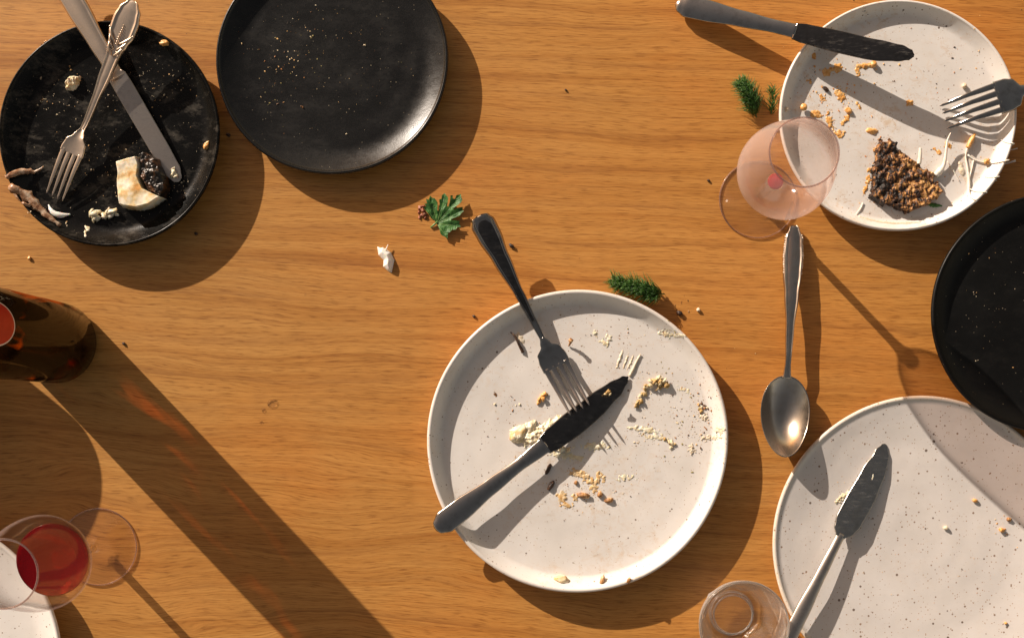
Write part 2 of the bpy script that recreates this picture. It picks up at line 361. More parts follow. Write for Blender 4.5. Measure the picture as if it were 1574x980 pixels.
# ------------------------------------------------------------ the table
V, F = [], []
def box(x0, x1, y0, y1, z0, z1):
    v = [(x, y, z) for z in (z0, z1) for y in (y0, y1) for x in (x0, x1)]
    return v, [(0, 2, 3, 1), (4, 5, 7, 6), (0, 1, 5, 4), (2, 6, 7, 3), (0, 4, 6, 2), (1, 3, 7, 5)]
v, f = box(-.95, .85, -.50, .62, -.035, 0)
t = mesh('table_top', v, f, M['wood'], None, False); tag(t, kind='structure')

# ------------------------------------------------------------ plates
PLATES = []
def inner_z(u, h, wall, floor):
    if u <= wall: return floor + .0006 * (u / wall) ** 4
    s = min(1, (u - wall) / (.972 - wall)); return floor + .0006 + (h - .0010 - floor - .0006) * (s * s * (1.4 - .4 * s))
def surf(x, y):
    for c, rx, ry, h, wall, fl in PLATES:
        u = math.hypot((x - c.x) / rx, (y - c.y) / ry)
        if u < .972: return inner_z(u, h, wall, fl)
        if u < 1: return h
    return 0.0
def plate(name, px, py, rx, ry, h, mat, label, wall=.80, seed=0, group=None, fl=.0105):
    h += .0016
    c = W(px, py, h); c.z = 0; k = PX * (1 - h / D); RX, RY = rx * k, ry * k
    PLATES.append((c, RX, RY, h, wall, fl))
    prof = [(0, .0012), (.60, .0012), (.62, 0), (.70, 0), (.72, .0010)]
    for i in range(9):
        s = i / 8; prof.append((.74 + (1.0 - .74) * (s ** .62), .0016 + (h - .0026 - .0016) * s ** 1.5))
    for i in range(1, 8):
        a = math.pi * i / 8; prof.append((.986 + .014 * math.cos(a), h - (.0026 if i < 4 else .0010) * (1 - math.sin(a))))
    for i in range(13):
        u = .972 - (.972 - wall) * i / 12; prof.append((u, inner_z(u, h, wall, fl)))
    for i in range(1, 9):
        u = wall * (1 - i / 8); prof.append((u, inner_z(u, h, wall, fl)))
    V, F = lathe([(r * RX, z) for r, z in prof], 160, lambda a, r, z: .004 * math.sin(2 * a + seed) * (r / RX) ** 2 + .0022 * math.sin(5 * a + seed * 2) * (r / RX) ** 4, sy=RY / RX)
    V = [(x, y, z + (.0005 * math.sin(3 * math.atan2(y, x) + seed) * max(0, (math.hypot(x, y) / RX - .8) / .2))) for x, y, z in V]
    o = fix(mesh(name, V, F, mat)); o.location = c
    return tag(o, label, 'plate', group)
plate('dinner_plate', 167, 205, 170, 174, .0205, mat_black(1, .26, .0045, .80, .16), 'black plate with a silver fork crossing a knife and a white block of food')
plate('dinner_plate', 510, 92, 179, 176, .0170, mat_black(2, .27, .0075, .08, .42), 'black plate with only tiny crumbs and no cutlery, at the top edge', wall=.74, fl=.0095)
plate('dinner_plate', 1381, 177, 183, 178, .0195, mat_white(3, RR=.1095, stain=.62), 'white speckled plate with a charred crumbly slice and orange sauce streaks', wall=.87)
plate('dinner_plate', 1617, 481, 185, 184, .0215, mat_black(4, .44, .0045, .05, .2), 'empty black plate half cut off by the right edge of the picture', fl=.0125)
plate('dinner_plate', 1416, 836, 228, 228, .0098, mat_white(5, (.665, .62, .585), (.72, .55, .34), RR=.1365, speck=1.35, tint=.5, stain=.10), 'white speckled plate carrying a single round-bladed knife', wall=.58, fl=.0046)
plate('dinner_plate', 888, 678, 232, 233, .0200, mat_white(6, (.72, .68, .64), (.60, .47, .36), RR=.1390, tint=.25, stain=.42), 'large white speckled plate with crossed fork and knife and cheese crumbs', wall=.89)
plate('dinner_plate', -134, 1018, 228, 228, .0185, mat_white(7, (.74, .70, .66), RR=.1375), 'white plate cut off by the lower left corner, partly under the red wine glass')
# the tall bowl left of the frame whose round shadow lies beside the bottle
hB = .070; cB = Vector(((14 - 197 - NX) * PX, -(748 - 207 - NY) * PX, 0)); rB = 145 * PX
prof = [(0, .001), (.45, .001), (.47, 0), (.53, 0)] + [(.55 + .45 * (i / 10) ** .6, .002 + (hB - .002) * (i / 10) ** 1.2) for i in range(11)] + [(.975 - .47 * (i / 10) ** 1.5, hB - (hB - .008) * (i / 10) ** .75) for i in range(11)] + [(0, .007)]
v, f = lathe([(r * rB, z) for r, z in prof], 96); o = fix(mesh('serving_bowl', v, f, mat_black(8, .4, .02, .1))); o.location = cB
tag(o, 'deep black serving bowl just beyond the left edge, only its round shadow showing', 'bowl')

# ------------------------------------------------------------ cutlery
def frame(A, B):
    x = (B - A).normalized(); y = Vector((0, 0, 1)).cross(x).normalized(); z = x.cross(y)
    m = Matrix((x, y, z)).transposed().to_4x4(); m.translation = A
    return m, (B - A).length
def slab(L, stations, zc, crown, ridge=0.0, bot=.3, n=27, yoff=None, roll=0.0, cup=0.0):
    """loft along local x. stations: (t, halfwidth, thickness); zc(t) the centre height; crown shapes the top"""
    N = 70; V, F = [], []
    t0, t1 = stations[0][0], stations[-1][0]
    tw = [(a, b) for a, b, c in stations]; tt = [(a, c) for a, b, c in stations]
    for i in range(N):
        t = t0 + (t1 - t0) * i / (N - 1); hw = lerp_tab(tw, t); th = lerp_tab(tt, t); yo = yoff(t) if yoff else 0
        row = []
        for k in range(n):
            u = -1 + 2 * k / (n - 1); u = math.copysign(abs(u) ** .8, u)
            z = th * (.5 * (1 - crown * u * u)) if abs(u) < .999 else 0
            z += ridge * th * math.exp(-((abs(u) - .80) / .10) ** 2)
            row.append((t * L, yo + hw * u, zc(t) + z + cup * u * u + roll * hw * u))
        for k in range(n - 2, 0, -1):
            u = -1 + 2 * k / (n - 1); u = math.copysign(abs(u) ** .8, u)
            row.append((t * L, yo + hw * u, zc(t) - th * .5 * (1 - bot * u * u) + cup * u * u + roll * hw * u))
        V += row
    m = 2 * n - 2
    for i in range(N - 1):
        for k in range(m):
            j = (k + 1) % m; F.append((i * m + k, i * m + j, (i + 1) * m + j, (i + 1) * m + k))
    F.append(tuple(range(m))[::-1]); F.append(tuple((N - 1) * m + k for k in range(m)))
    return V, F
def part(name, vf, mat, root, mtx):
    inv = root.matrix_basis.inverted()
    V = [inv @ (mtx @ Vector(v)) for v in vf[0]]
    o = fix(mesh(name, V, vf[1], mat)); o.parent = root; return o

def make_fork(A, B, label, mat, handle, neck_t, slot_t, headw, arc, up=1, group=None, ridge=.5, hmat=None, tip_mat=None, tinew=.15):
    m, L = frame(A, B); root = empty('fork', A, label, 'fork', group); root.location = A
    zc = lambda t: arc(t)
    part('handle', slab(L, handle + [(neck_t, .0026, .0026)], zc, .55, ridge), hmat or mat, root, m)
    hd = slab(L, [(neck_t - .01, .0026, .0026), (neck_t + .025, .0050, .0024), (neck_t + .06, headw * .88, .0020), (neck_t + .10, headw, .0018), (slot_t, headw, .0017)], zc, .15, 0, cup=.0012 * up)
    head = part('head', hd, mat, root, m)
    for k in range(4):
        y0 = headw * (-1 + (2 * k + 1) / 4.0)
        hw = headw * .25 * .72; V, F = [], []
        vf = slab(L, [(slot_t - .012, hw * 1.1, .0017), (slot_t + .02, hw, .0017), (slot_t + (1 - slot_t) * .6, hw * .72, .0015), (.985, hw * .42, .0011), (1.0, hw * .12, .0005)],
                  lambda t, y0=y0: zc(t) + .0012 * up * (y0 / headw) ** 2, .3, 0, n=9, yoff=lambda t, y0=y0: y0 * (1 - .05 * (t - slot_t) / (1 - slot_t)))
        tn = part('tine', vf, tip_mat or mat, root, m); tn.parent = head
    # fillets between the tines
    return root
def make_knife(A, B, label, hmat, bmat, hst, bst, arc=lambda t: 0, yoff=None, group=None, croll=0.0, bolster=None, ridge=0.0, byoff=None):
    m, L = frame(A, B); root = empty('table_knife', A, label, 'knife', group)
    part('handle', slab(L, hst, arc, .75, ridge, .75, yoff=yoff), hmat, root, m)
    part('blade', slab(L, bst, arc, .25, 0, .3, yoff=byoff, roll=croll), bmat, root, m)
    if bolster: part('bolster', slab(L, bolster, arc, .6, 0, .6), hmat, root, m)
    return root

mm = .001
# fork in the middle: handle leans on the rim, points rise off the plate
A, B = W(736, 331, .0320), W(891.5, 630, .0300)
def arcM(t): return pw(t)
PWT = [(0, 0), (.2, -.0035), (.41, -.0075), (.62, -.0120), (.76, -.0150), (.88, -.0098), (1, 0)]
def pw(t):
    # cubic Hermite through PWT
    t = max(0, min(1, t)); n = len(PWT)
    for i in range(n - 1):
        if t <= PWT[i + 1][0]: break
    (x0, y0), (x1, y1) = PWT[i], PWT[i + 1]; h = x1 - x0
    m0 = (y1 - PWT[i - 1][1]) / (x1 - PWT[i - 1][0]) if i else (y1 - y0) / h
    m1 = (PWT[i + 2][1] - y0) / (PWT[i + 2][0] - x0) if i + 2 < n else (y1 - y0) / h
    u = (t - x0) / h
    return (2 * u ** 3 - 3 * u * u + 1) * y0 + (u ** 3 - 2 * u * u + u) * h * m0 + (3 * u * u - 2 * u ** 3) * y1 + (u ** 3 - u * u) * h * m1
make_fork(A, B, 'dark-reflecting steel fork with a ridged handle leaning on the rim of the large white plate', M['steel_dim_reflection'],
          [(0, .0025, .0012), (.010, .0085, .0022), (.045, .0115, .0026), (.10, .0112, .0028), (.22, .0082, .0030), (.40, .0046, .0032), (.55, .0033, .0032)], .635, .775, .0134, arcM, ridge=.95)
# knife across the fork's points
fm, fL = frame(W(736, 331, .0320), W(891.5, 630, .0300)); fork0 = bpy.data.objects['fork']
part('handle_dark_strip', slab(fL, [(.018, .0018, .0016), (.038, .0058, .0030), (.07, .0072, .0036), (.12, .0068, .0038), (.22, .0047, .0040), (.38, .0026, .0042), (.54, .0014, .0040)], arcM, .35, 0), M['steel_dark_reflection'], fork0, fm)  # added dark strip standing in for dark reflections between the handle's ridges
A, B = W(669, 813, .0270), W(969, 583, .0125)
def arcK(t): return lerp_tab([(0, 0), (.3, .0010), (.57, .0030), (.78, .0006), (1, 0)], t)
make_knife(A, B, 'dark-reflecting steel knife lying across the fork on the large white plate', M['steel_dim_reflection'], M['steel_dark_reflection'],
           [(0, .0020, .0020), (.012, .0070, .0050), (.05, .0108, .0062), (.12, .0105, .0060), (.28, .0075, .0052), (.42, .0058, .0050), (.545, .0072, .0042), (.565, .0088, .0030)],
           [(.555, .0088, .0030), (.60, .0108, .0024), (.70, .0118, .0022), (.82, .0108, .0020), (.92, .0080, .0016), (.98, .0042, .0012), (1.0, .0006, .0008)],
           arcK, byoff=lambda t: lerp_tab([(0, 0), (.75, .0), (.92, .0018), (1, .0032)], t), bolster=[(.553, .0086, .0042), (.557, .0090, .0044), (.561, .0088, .0042)])
# knife top right: end on the table, balanced over the rim with its tip in the air
A, B = W(1039, 6, .0060), W(1404, 90, .0480)
make_knife(A, B, 'dark knife balanced on the rim of the upper right plate, tip in the air', M['steel_dim_reflection'], M['steel_smudged'],
           [(0, .0020, .0020), (.012, .0070, .0050), (.05, .0105, .0062), (.12, .0103, .0060), (.28, .0078, .0052), (.42, .0062, .0048), (.50, .0064, .0040), (.515, .0078, .0034)],
           [(.507, .0076, .0030), (.55, .0090, .0024), (.70, .0100, .0022), (.85, .0097, .0020), (.94, .0078, .0016), (.985, .0050, .0012), (1.0, .0010, .0008)],
           lambda t: lerp_tab([(0, 0), (.5, .0005), (1, 0)], t), byoff=lambda t: lerp_tab([(.5, -.0004), (.8, -.0008), (1, .0024)], t))
# fork top right, face down, handle beyond the frame
A, B = W(1770, 76, .0280), W(1450, 180, .0130)
def arcR(t): return lerp_tab([(0, 0), (.4, .001), (.62, .0065), (.74, .0105), (.86, .0085), (1, 0)], t)
make_fork(A, B, 'dark fork lying face down on the upper right plate, handle out of frame', M['steel_dim_reflection'],
          [(0, .0025, .0012), (.010, .0085, .0022), (.045, .0112, .0026), (.10, .0110, .0028), (.22, .0080, .0030), (.40, .0046, .0032), (.52, .0036, .0032)], .600, .755, .0150, arcR, up=-1)
# silver knife top left
A, B = W(66, -78, .0300), W(275, 279, .0128)
make_knife(A, B, 'old silver knife with straight round-ended blade on the left black plate', M['silver'], M['steel'],
           [(0, .0030, .0030), (.015, .0085, .0060), (.08, .0110, .0075), (.25, .0105, .0075), (.40, .0085, .0070), (.50, .0068, .0062), (.515, .0064, .0056)],
           [(.53, .0066, .0040), (.545, .0086, .0024), (.60, .0090, .0022), (.85, .0088, .0018), (.95, .0080, .0015), (.99, .0050, .0012), (1.0, .0010, .0010)],
           lambda t: 0, bolster=[(.508, .0060, .0056), (.525, .0064, .0058), (.548, .0078, .0042)], ridge=.12)
# silver fork over it
A, B = W(206, 1, .0430), W(84, 303, .0150)
def arcL(t): return lerp_tab([(0, 0), (.3, -.0028), (.6, -.003), (.72, .0005), (.85, .0012), (1, 0)], t)
fk = make_fork(A, B, 'old silver fork with spade-shaped ornamented handle on the left black plate', M['silver'],
          [(0, .0020, .0012), (.012, .0060, .0022), (.05, .0105, .0028), (.10, .0124, .0030), (.16, .0122, .0030), (.215, .0092, .0032), (.25, .0070, .0034), (.29, .0062, .0036), (.36, .0058, .0034), (.50, .0036, .0032)], .66, .775, .0112, arcL, up=1, ridge=.42)
m, L = frame(A, B)
orn = []
for i in range(9): orn.append(blob((L * (.125 + i * .0115), .0003 * math.sin(i), arcL(.17) + .0024), .0007 + .00006 * i, 1, .1))
for s in (-1, 1):
    for i in range(3):
        pts = [Vector((L * (.155 + .03 * i + .06 * u), s * (.0108 - .0020 * i) * (1 - .85 * u) + s * .0012 * math.sin(3.1 * u), arcL(.2) + .0018 + .0010 * math.sin(3.1 * u))) for u in [q / 9 for q in range(10)]]
        orn.append(tube(pts, [.0006 + .0004 * math.sin(3.1 * q / 9) for q in range(10)], 7))
    orn.append(blob((L * .252, s * .0030, arcL(.25) + .0022), .0012, 2, .1)); orn.append(blob((L * .155, s * .0112, arcL(.15) + .0010), .0012, 2, .1))
part('ornament', join(orn), M['silver'], fk, m)
# spoon
A, B = W(1221, 346, .0045), W(1207, 703, .0290)
m, L = frame(A, B); sp = empty('spoon', A, 'old silver spoon lying on the bare wood, bowl towards the bottom', 'spoon')
def arcS(t): return lerp_tab([(0, 0), (.3, .0), (.55, -.0030), (.645, -.0062), (.70, -.0075), (1, 0)], t)
part('handle', slab(L, [(0, .0020, .0015), (.012, .0050, .0026), (.06, .0085, .0030), (.14, .0096, .0032), (.22, .0088, .0034), (.30, .0068, .0034), (.45, .0040, .0034), (.60, .0028, .0032), (.645, .0036, .0028), (.66, .0050, .0022)], arcS, .6, .45), M['silver_bright'], sp, m)
nb, mb = 26, 40; Vt, Fb = [], []
cx, hx = .822 * L, .176 * L; hy = .0222
def bowl_pt(r, a, off):
    x = cx + hx * r * math.cos(a) ; y = hy * r * math.sin(a) * (1 - .13 * math.cos(a))
    z = -.0075 + .0075 * max(0, r * math.cos(a)) ** 2 - .0150 * (1 - r ** 2.1) - off
    return (x, y, z)
for layer, off in ((0, 0), (1, .0011)):
    Vt.append(bowl_pt(0, 0, off))
    for i in range(1, nb + 1):
        for k in range(mb): Vt.append(bowl_pt(i / nb, 2 * math.pi * k / mb, off))
tot = 1 + nb * mb
for layer in (0, 1):
    o0 = layer * tot
    for k in range(mb): Fb.append((o0, o0 + 1 + k, o0 + 1 + (k + 1) % mb))
    for i in range(nb - 1):
        for k in range(mb):
            a = o0 + 1 + i * mb + k; b = o0 + 1 + i * mb + (k + 1) % mb; Fb.append((a, a + mb, b + mb, b))
for k in range(mb):
    a = 1 + (nb - 1) * mb + k; b = 1 + (nb - 1) * mb + (k + 1) % mb; Fb.append((a, b, b + tot, a + tot))
part('bowl', (Vt, Fb), M['silver_bright'], sp, m)
orn = []
for s in (-1, 1):
    for i in range(16):
        t = .045 + .011 * i; y = s * lerp_tab([(0, .003), (.06, .0078), (.14, .0088), (.22, .0080), (.3, .006)], t)
        orn.append(blob((L * t, y, arcS(t) + .0012 + .0002 * math.sin(i * 2)), .0011 + .0003 * math.sin(i * 1.7), 1, .5, 2, (1.2, .8, .8), i))
part('ornament', join(orn), M['silver'], sp, m)
# knife on the lower right plate
A, B = W(1176, 1052, .0260), W(1363, 683, .0062)
make_knife(A, B, 'grey knife with a broad rounded blade on the lower right white plate', M['steel'], M['steel_pale'],
           [(0, .0030, .0030), (.03, .0075, .0060), (.15, .0072, .0060), (.30, .0068, .0058), (.45, .0050, .0050), (.60, .0040, .0044), (.625, .0046, .0036)],
           [(.612, .0046, .0034), (.640, .0098, .0026), (.68, .0124, .0022), (.76, .0128, .0020), (.88, .0110, .0018), (.96, .0074, .0014), (.992, .0034, .0012), (1.0, .0008, .0008)],
           lambda t: 0, byoff=lambda t: -lerp_tab([(.60, -.0002), (.68, .0004), (.80, .0012), (.93, .0008), (1, -.0014)], t))

# ------------------------------------------------------------ glasses
def lathe_part(name, prof, mat, root, n=96, close=False, mod=None):
    V, F = lathe([(r * mm, z * mm) for r, z in prof], n, close=close)
    if mod: V = [mod(Vector(v)) for v in V]
    o = fix(mesh(name, V, F, mat)); o.parent = root; return o
BOWL = [(4.2, 82), (9, 83.2), (15, 86), (21, 90.5), (26.5, 96.5), (31.5, 104), (36, 112), (38.8, 120), (39.2, 128), (38.0, 140), (35.2, 155), (31.6, 170), (28.6, 184), (26.4, 195)]
bs = [(p[0], p[1]) for p in smooth_path(BOWL, 44)]
def wine_glass(px, py, label, bowl_mat, foot_mat, stem_mat):
    root = empty('wine_glass', W(px, py), label, 'wine glass')
    lathe_part('foot', [(0, 0.6), (30, .4), (34.6, 0), (35.8, 1.1), (34.8, 2.3), (33, 2.1), (26, 2.7), (14, 3.6), (7, 5.6), (4.6, 8), (0, 8)], foot_mat, root)
    lathe_part('stem', [(4.5, 7.5), (3.9, 14), (3.6, 30), (3.6, 60), (4.0, 74), (5.0, 79), (8.0, 81.5), (0, 82.5)], stem_mat, root, 32)
    lathe_part('foot_rim', [(35.2 + .55 * math.cos(t_ * math.pi / 5), 1.1 + .55 * math.sin(t_ * math.pi / 5)) for t_ in range(10)], g_rim, root, 96, True)
    inn = [(max(0, r - .9), z + (1.2 if i < 4 else 0)) for i, (r, z) in enumerate(bs)]
    lathe_part('rim', [(26.4 + .75 * math.cos(t_ * math.pi / 5), 195.4 + .75 * math.sin(t_ * math.pi / 5)) for t_ in range(10)], g_rim, root, 96, True)
    lathe_part('bowl', [(0, 81.2)] + bs + [(25.9, 195.6)] + inn[::-1] + [(0, 83.4)], bowl_mat, root)
    return root, inn
g_foot = mat_thin_glass('foot_glass', (.985, .975, .965), 1.45, edge_dark=(.40, .36, .32))
g_clear = mat_thin_glass('clear_bowl_glass', (.975, .962, .955), 1.5, veil=.004, veilc=(.80, .62, .58), edge_dark=(.40, .33, .31), edge_veil=.22, es=.80)
g_rim = mat_thin_glass('rim_glass', (.8, .72, .70), 2.0, .04, .10, (.85, .68, .64), (.4, .33, .31), .25)
g_rim2 = mat_thin_glass('tumbler_rim_glass', (.86, .84, .82), 2.0, .06, .16, (.85, .82, .78), (.5, .47, .44), .25)
g_stem = mat_glass('stem_glass', (.97, .96, .95), 0, .25)
g_frost = mat_thin_glass('misted_pink_glass', (.965, .93, .915), 1.5, .10, .066, (.90, .76, .72), (.72, .56, .52), .14)
gl1, inn = wine_glass(151.8, 839.5, 'clear wine glass with red wine in the lower left corner', g_clear, g_foot, g_stem)
def mat_wine():
    g = G('red_wine')
    return g.end(g.bsdf(Base_Color=(.36, .006, .012), Roughness=.02, Transmission_Weight=.72, IOR=1.34, Specular_IOR_Level=.5))
M['wine'] = mat_wine()
lev = 104.0
wp = [(max(0, r - .15), z + .2) for r, z in inn if z < lev]
rl = wp[-1][0] + .6
lathe_part('wine', [(0, 83.6)] + wp + [(rl, lev), (rl - .8, lev - .25), (0, lev - .3)], M['wine'], gl1)
gl2, inn = wine_glass(1164.5, 307, 'misted pinkish wine glass with a last red drop beside the upper right plate', g_frost, g_foot, g_stem)
lathe_part('wine', [(0, 83.6), (4.5, 84.0), (6.8, 84.9), (6.2, 85.4), (0, 85.3)], mat_simple('wine_drop', [(.45, .01, .03), (.6, .03, .06)], 200, .1, .1), gl2, 40)

# tumbler
tb = empty('tumbler', W(1124, 941), 'clear faceted tumbler cut by the bottom edge beside the large white plates', 'tumbler')
def facet(v):
    r = math.hypot(v.x, v.y); a = math.atan2(v.y, v.x); z = v.z / mm
    if r > .016 and z < 52:
        n = 9; w = 2 * math.pi / n; q = ((a + w / 2) % w) - w / 2
        k = math.cos(w / 2) / math.cos(q); f = min(1, max(0, (52 - z) / 10)); s = 1 + (k * 1.035 - 1) * f * .9
        v.x *= s; v.y *= s
    return v
lathe_part('glass_body', [(0, 2.2), (14, 1.6), (19, .6), (21, 0), (25.5, 0), (26.8, 1.2), (28.5, 10), (31.5, 28), (35.0, 46), (37.3, 56), (38.6, 66), (39.0, 71), (38.3, 72.2), (37.0, 71), (36.4, 66), (34.8, 56), (32.2, 46), (28.2, 30), (24.8, 16), (22.0, 11.5), (18, 9.6), (0, 9.0)],
           mat_tumbler(), tb, 144, mod=facet)

for nm, rr_, zz_, tr_ in (('lip', 38.2, 71.4, 1.0), ('base_ring', 19.8, 1.2, 1.1), ('inner_base_ring', 17.6, 9.8, .8)):
    lathe_part(nm, [(rr_ + tr_ * math.cos(t_ * math.pi / 5), zz_ + tr_ * math.sin(t_ * math.pi / 5)) for t_ in range(10)], g_rim2, tb, 96, True)
# bottle
bt = empty('wine_bottle', W(90, 527), 'dark glass wine bottle at the left edge with a long shadow', 'bottle')
def mat_bottle():
    g = G('dark_olive_glass')
    b = g.bsdf(Base_Color=(.020, .010, .003), Roughness=.035, Specular_IOR_Level=.12, IOR=1.35, Coat_Weight=0.0)
    tr = g.n('ShaderNodeBsdfTransparent'); tr.inputs[0].default_value = (1, .50, .10, 1)
    mx = g.n('ShaderNodeMixShader'); g.l(g.ramp(g.noise(g.obj((1, 1, .45)), 30, 3, .5, .6), [(.52, .0), (.65, .82)]), mx.inputs[0]); g.l(b, mx.inputs[1]); g.l(tr, mx.inputs[2]) if False else g.l(tr.outputs[0], mx.inputs[2])  # see-through amber patches added to throw warm glows into the bottle's shadow
    return g.end(mx.outputs[0])
body = [(0, 4), (20, 2), (31, 0), (35.5, 1.5), (37.2, 6), (37.2, 60), (37.2, 120), (37.2, 168), (36.6, 182), (34.6, 197), (30.5, 213), (25, 229), (20, 243), (16.6, 257), (15, 272), (14.5, 292), (14.5, 298), (0, 299)]
lathe_part('bottle_glass', body, mat_bottle(), bt, 128)
lathe_part('capsule', [(15.9, 258), (15.6, 272), (15.2, 296), (15.2, 300), (0, 301)], mat_simple('capsule_foil', [(.20, .01, .01), (.28, .015, .012)], 100, .35, .1), bt, 64)
def label_patch(name, cz, ry, rz, off, mat, ang, inner=0.0):
    """an oval sticker wrapped on the bottle's shoulder"""
    def rad(z):
        for (r0, z0), (r1, z1) in zip(body[4:], body[5:]):
            if z0 <= z <= z1: return r0 + (r1 - r0) * (z - z0) / (z1 - z0)
        return 37.2
    V, F = [], []; nr, na = 10, 48
    for i in range(nr + 1):
        u = inner + (1 - inner) * i / nr
        for k in range(na):
            a = 2 * math.pi * k / na; z = cz + rz * u * math.sin(a); y = ry * u * math.cos(a); r = rad(z) + off
            th = ang + y / r; V.append((r * math.cos(th) * mm, r * math.sin(th) * mm, z * mm))
    for i in range(nr):
        for k in range(na):
            j = (k + 1) % na; F.append((i * na + k, i * na + j, (i + 1) * na + j, (i + 1) * na + k))
    if not inner: F.append(tuple(range(na)))
    o = mesh(name, V, F, mat); o.parent = bt; return o
LA = math.atan2(.045, .50) 
label_patch('sticker', 196, 17.5, 20, .35, mat_simple('red_paper', [(.42, .015, .006), (.52, .03, .012)], 60, .45, .05), LA)
label_patch('sticker_border', 196, 18.8, 21.4, .30, mat_simple('white_paper', [(.7, .62, .58), (.76, .70, .66)], 60, .5, .05), LA, .92)

# ------------------------------------------------------------ food, built as small relief on the surface below it
def in_poly(x, y, P):
    c = False; n = len(P)
    for i in range(n):
        x1, y1 = P[i]; x2, y2 = P[(i + 1) % n]
        if (y1 > y) != (y2 > y) and x < (x2 - x1) * (y - y1) / (y2 - y1) + x1: c = not c
    return c
def poly_dist(x, y, P):
    d = 1e9
    for i in range(len(P)):
        x1, y1 = P[i]; x2, y2 = P[(i + 1) % len(P)]
        dx, dy = x2 - x1, y2 - y1; t = max(0, min(1, ((x - x1) * dx + (y - y1) * dy) / (dx * dx + dy * dy + 1e-9)))
        d = min(d, math.hypot(x - x1 - t * dx, y - y1 - t * dy))
    return d if in_poly(x, y, P) else -d
def relief(name, mask, bbox, H, mat, step=.9, edge=3.0, rough=2.0, fr=.35, relief_amp=.4, label=None, cat=None, seed=0.0, h0=.006, kind=None, parent=None, group=None, base=0.0):
    """mask(px, py) > 0 inside (px inwards). A height field with crumbly relief; the underside follows the plate."""
    x0, y0, x1, y1 = bbox; nx = int((x1 - x0) / step) + 1; ny = int((y1 - y0) / step) + 1
    hs = {}
    for j in range(ny):
        for i in range(nx):
            x, y = x0 + i * step, y0 + j * step
            n1 = noise.fractal(Vector((x * fr * .5 + seed * 11, y * fr * .5, seed)), .9, 2.1, 3)
            m = mask(x, y) + rough * n1
            if m > -step:
                n2 = noise.fractal(Vector((x * fr * .45 + seed, y * fr * .45 + seed * 5, 3)), 1.1, 2.0, 3)
                k = max(0, min(1, m / edge)); k = k ** .6 if k > 0 else 0
                hs[(i, j)] = H * k * (1 + relief_amp * n2) if m > 0 else -.0001
    idx, V, F = {}, [], []
    org = W((x0 + x1) / 2, (y0 + y1) / 2, h0); org.z = surf(org.x, org.y)
    def vid(k):
        if k not in idx:
            p = W(x0 + k[0] * step, y0 + k[1] * step, h0); z = surf(p.x, p.y) + base + hs[k]
            idx[k] = len(V); V.append((p.x - org.x, p.y - org.y, z - org.z))
        return idx[k]
    for (i, j) in list(hs):
        q = [(i, j), (i, j + 1), (i + 1, j + 1), (i + 1, j)]
        if all(c in hs for c in q) and max(hs[c] for c in q) > 0: F.append(tuple(vid(c) for c in q))
    if not F: return None
    o = mesh(name, V, F, mat, parent); o.location = org if not parent else org - parent.location
    if label: tag(o, label, cat, group)
    if kind: o['kind'] = kind
    return o
def ell(cx, cy, a, b, rot=0):
    c, s = math.cos(R(rot)), math.sin(R(rot))
    def f(x, y):
        u = (x - cx) * c + (y - cy) * s; v = -(x - cx) * s + (y - cy) * c
        return (1 - math.sqrt((u / a) ** 2 + (v / b) ** 2)) * min(a, b)
    return f, (cx - max(a, b) * 1.2 - 3, cy - max(a, b) * 1.2 - 3, cx + max(a, b) * 1.2 + 3, cy + max(a, b) * 1.2 + 3)
def smear(cx, cy, a, b, rot, H, mat, label, cat, name='smear', **kw):
    f, bb = ell(cx, cy, a, b, rot)
    return relief(name, f, bb, H, mat, label=label, cat=cat, **kw)
def lump(name, cx, cy, r, mat, label, cat, sq=(1, 1, .8), rot=0, amp=.35, sub=3, seed=0.0, up=0.0, freq=1.7, group=None):
    p = W(cx, cy, .008); z = surf(p.x, p.y); rr = r * PX
    V, F = blob((0, 0, rr * sq[2] * .82 + up), rr, sub, amp, freq, sq, seed, R(-rot))
    o = mesh(name, V, F, mat); o.location = (p.x, p.y, z); return tag(o, label, cat, group)
def clump(name, spots, mat, label, cat, seed=0, group=None, sq=None):
    """many small chunks stuck together: spots (px, py, r px, lift m)"""
    c = W(spots[0][0], spots[0][1], .006); c.z = surf(c.x, c.y); P = []
    for i, (x, y, r, up) in enumerate(spots):
        p = W(x, y, .006); z = surf(p.x, p.y)
        P.append(blob((p.x - c.x, p.y - c.y, z - c.z + r * PX * .5 + up), r * PX, 2, 1.0, 1.5, sq or (1.2, random.uniform(.5, 1), .65), seed + i * 1.3, random.uniform(0, 3)))
    V, F = join(P); o = mesh(name, V, F, mat); o.location = c; return tag(o, label, cat, group)
ICO = None
def crumbs(name, clusters, mat, label, cat='crumbs', h0=.005):
    """clusters: (px, py, sx, sy, n, rmin, rmax) gaussian scatters, joined: nobody could count them"""
    global ICO
    if ICO is None:
        bm = bmesh.new(); bmesh.ops.create_icosphere(bm, subdivisions=1, radius=1)
        ICO = ([v.co.copy() for v in bm.verts], [tuple(v.index for v in f.verts) for f in bm.faces]); bm.free()
    V, F = [], []
    for px, py, sx, sy, n, r0, r1 in clusters:
        for _ in range(n):
            x, y = random.gauss(px, sx), random.gauss(py, sy); p = W(x, y, h0); z = surf(p.x, p.y)
            r = (r0 + (r1 - r0) * random.random() ** 2.8) * PX; a = random.uniform(0, 6.3); ca, sa = math.cos(a), math.sin(a); el = random.uniform(.3, .9); fl = random.uniform(.18, .55)
            o = len(V)
            for c in ICO[0]:
                k = random.uniform(.5, 1.4); u, v = c.x * k * r, c.y * k * r * el
                V.append((p.x + u * ca - v * sa, p.y + u * sa + v * ca, z + r * fl * .7 + c.z * k * r * fl))
            F += [tuple(i + o for i in f) for f in ICO[1]]
    o = mesh(name, V, F, mat, None, False); return tag(o, label, cat, kind='stuff')
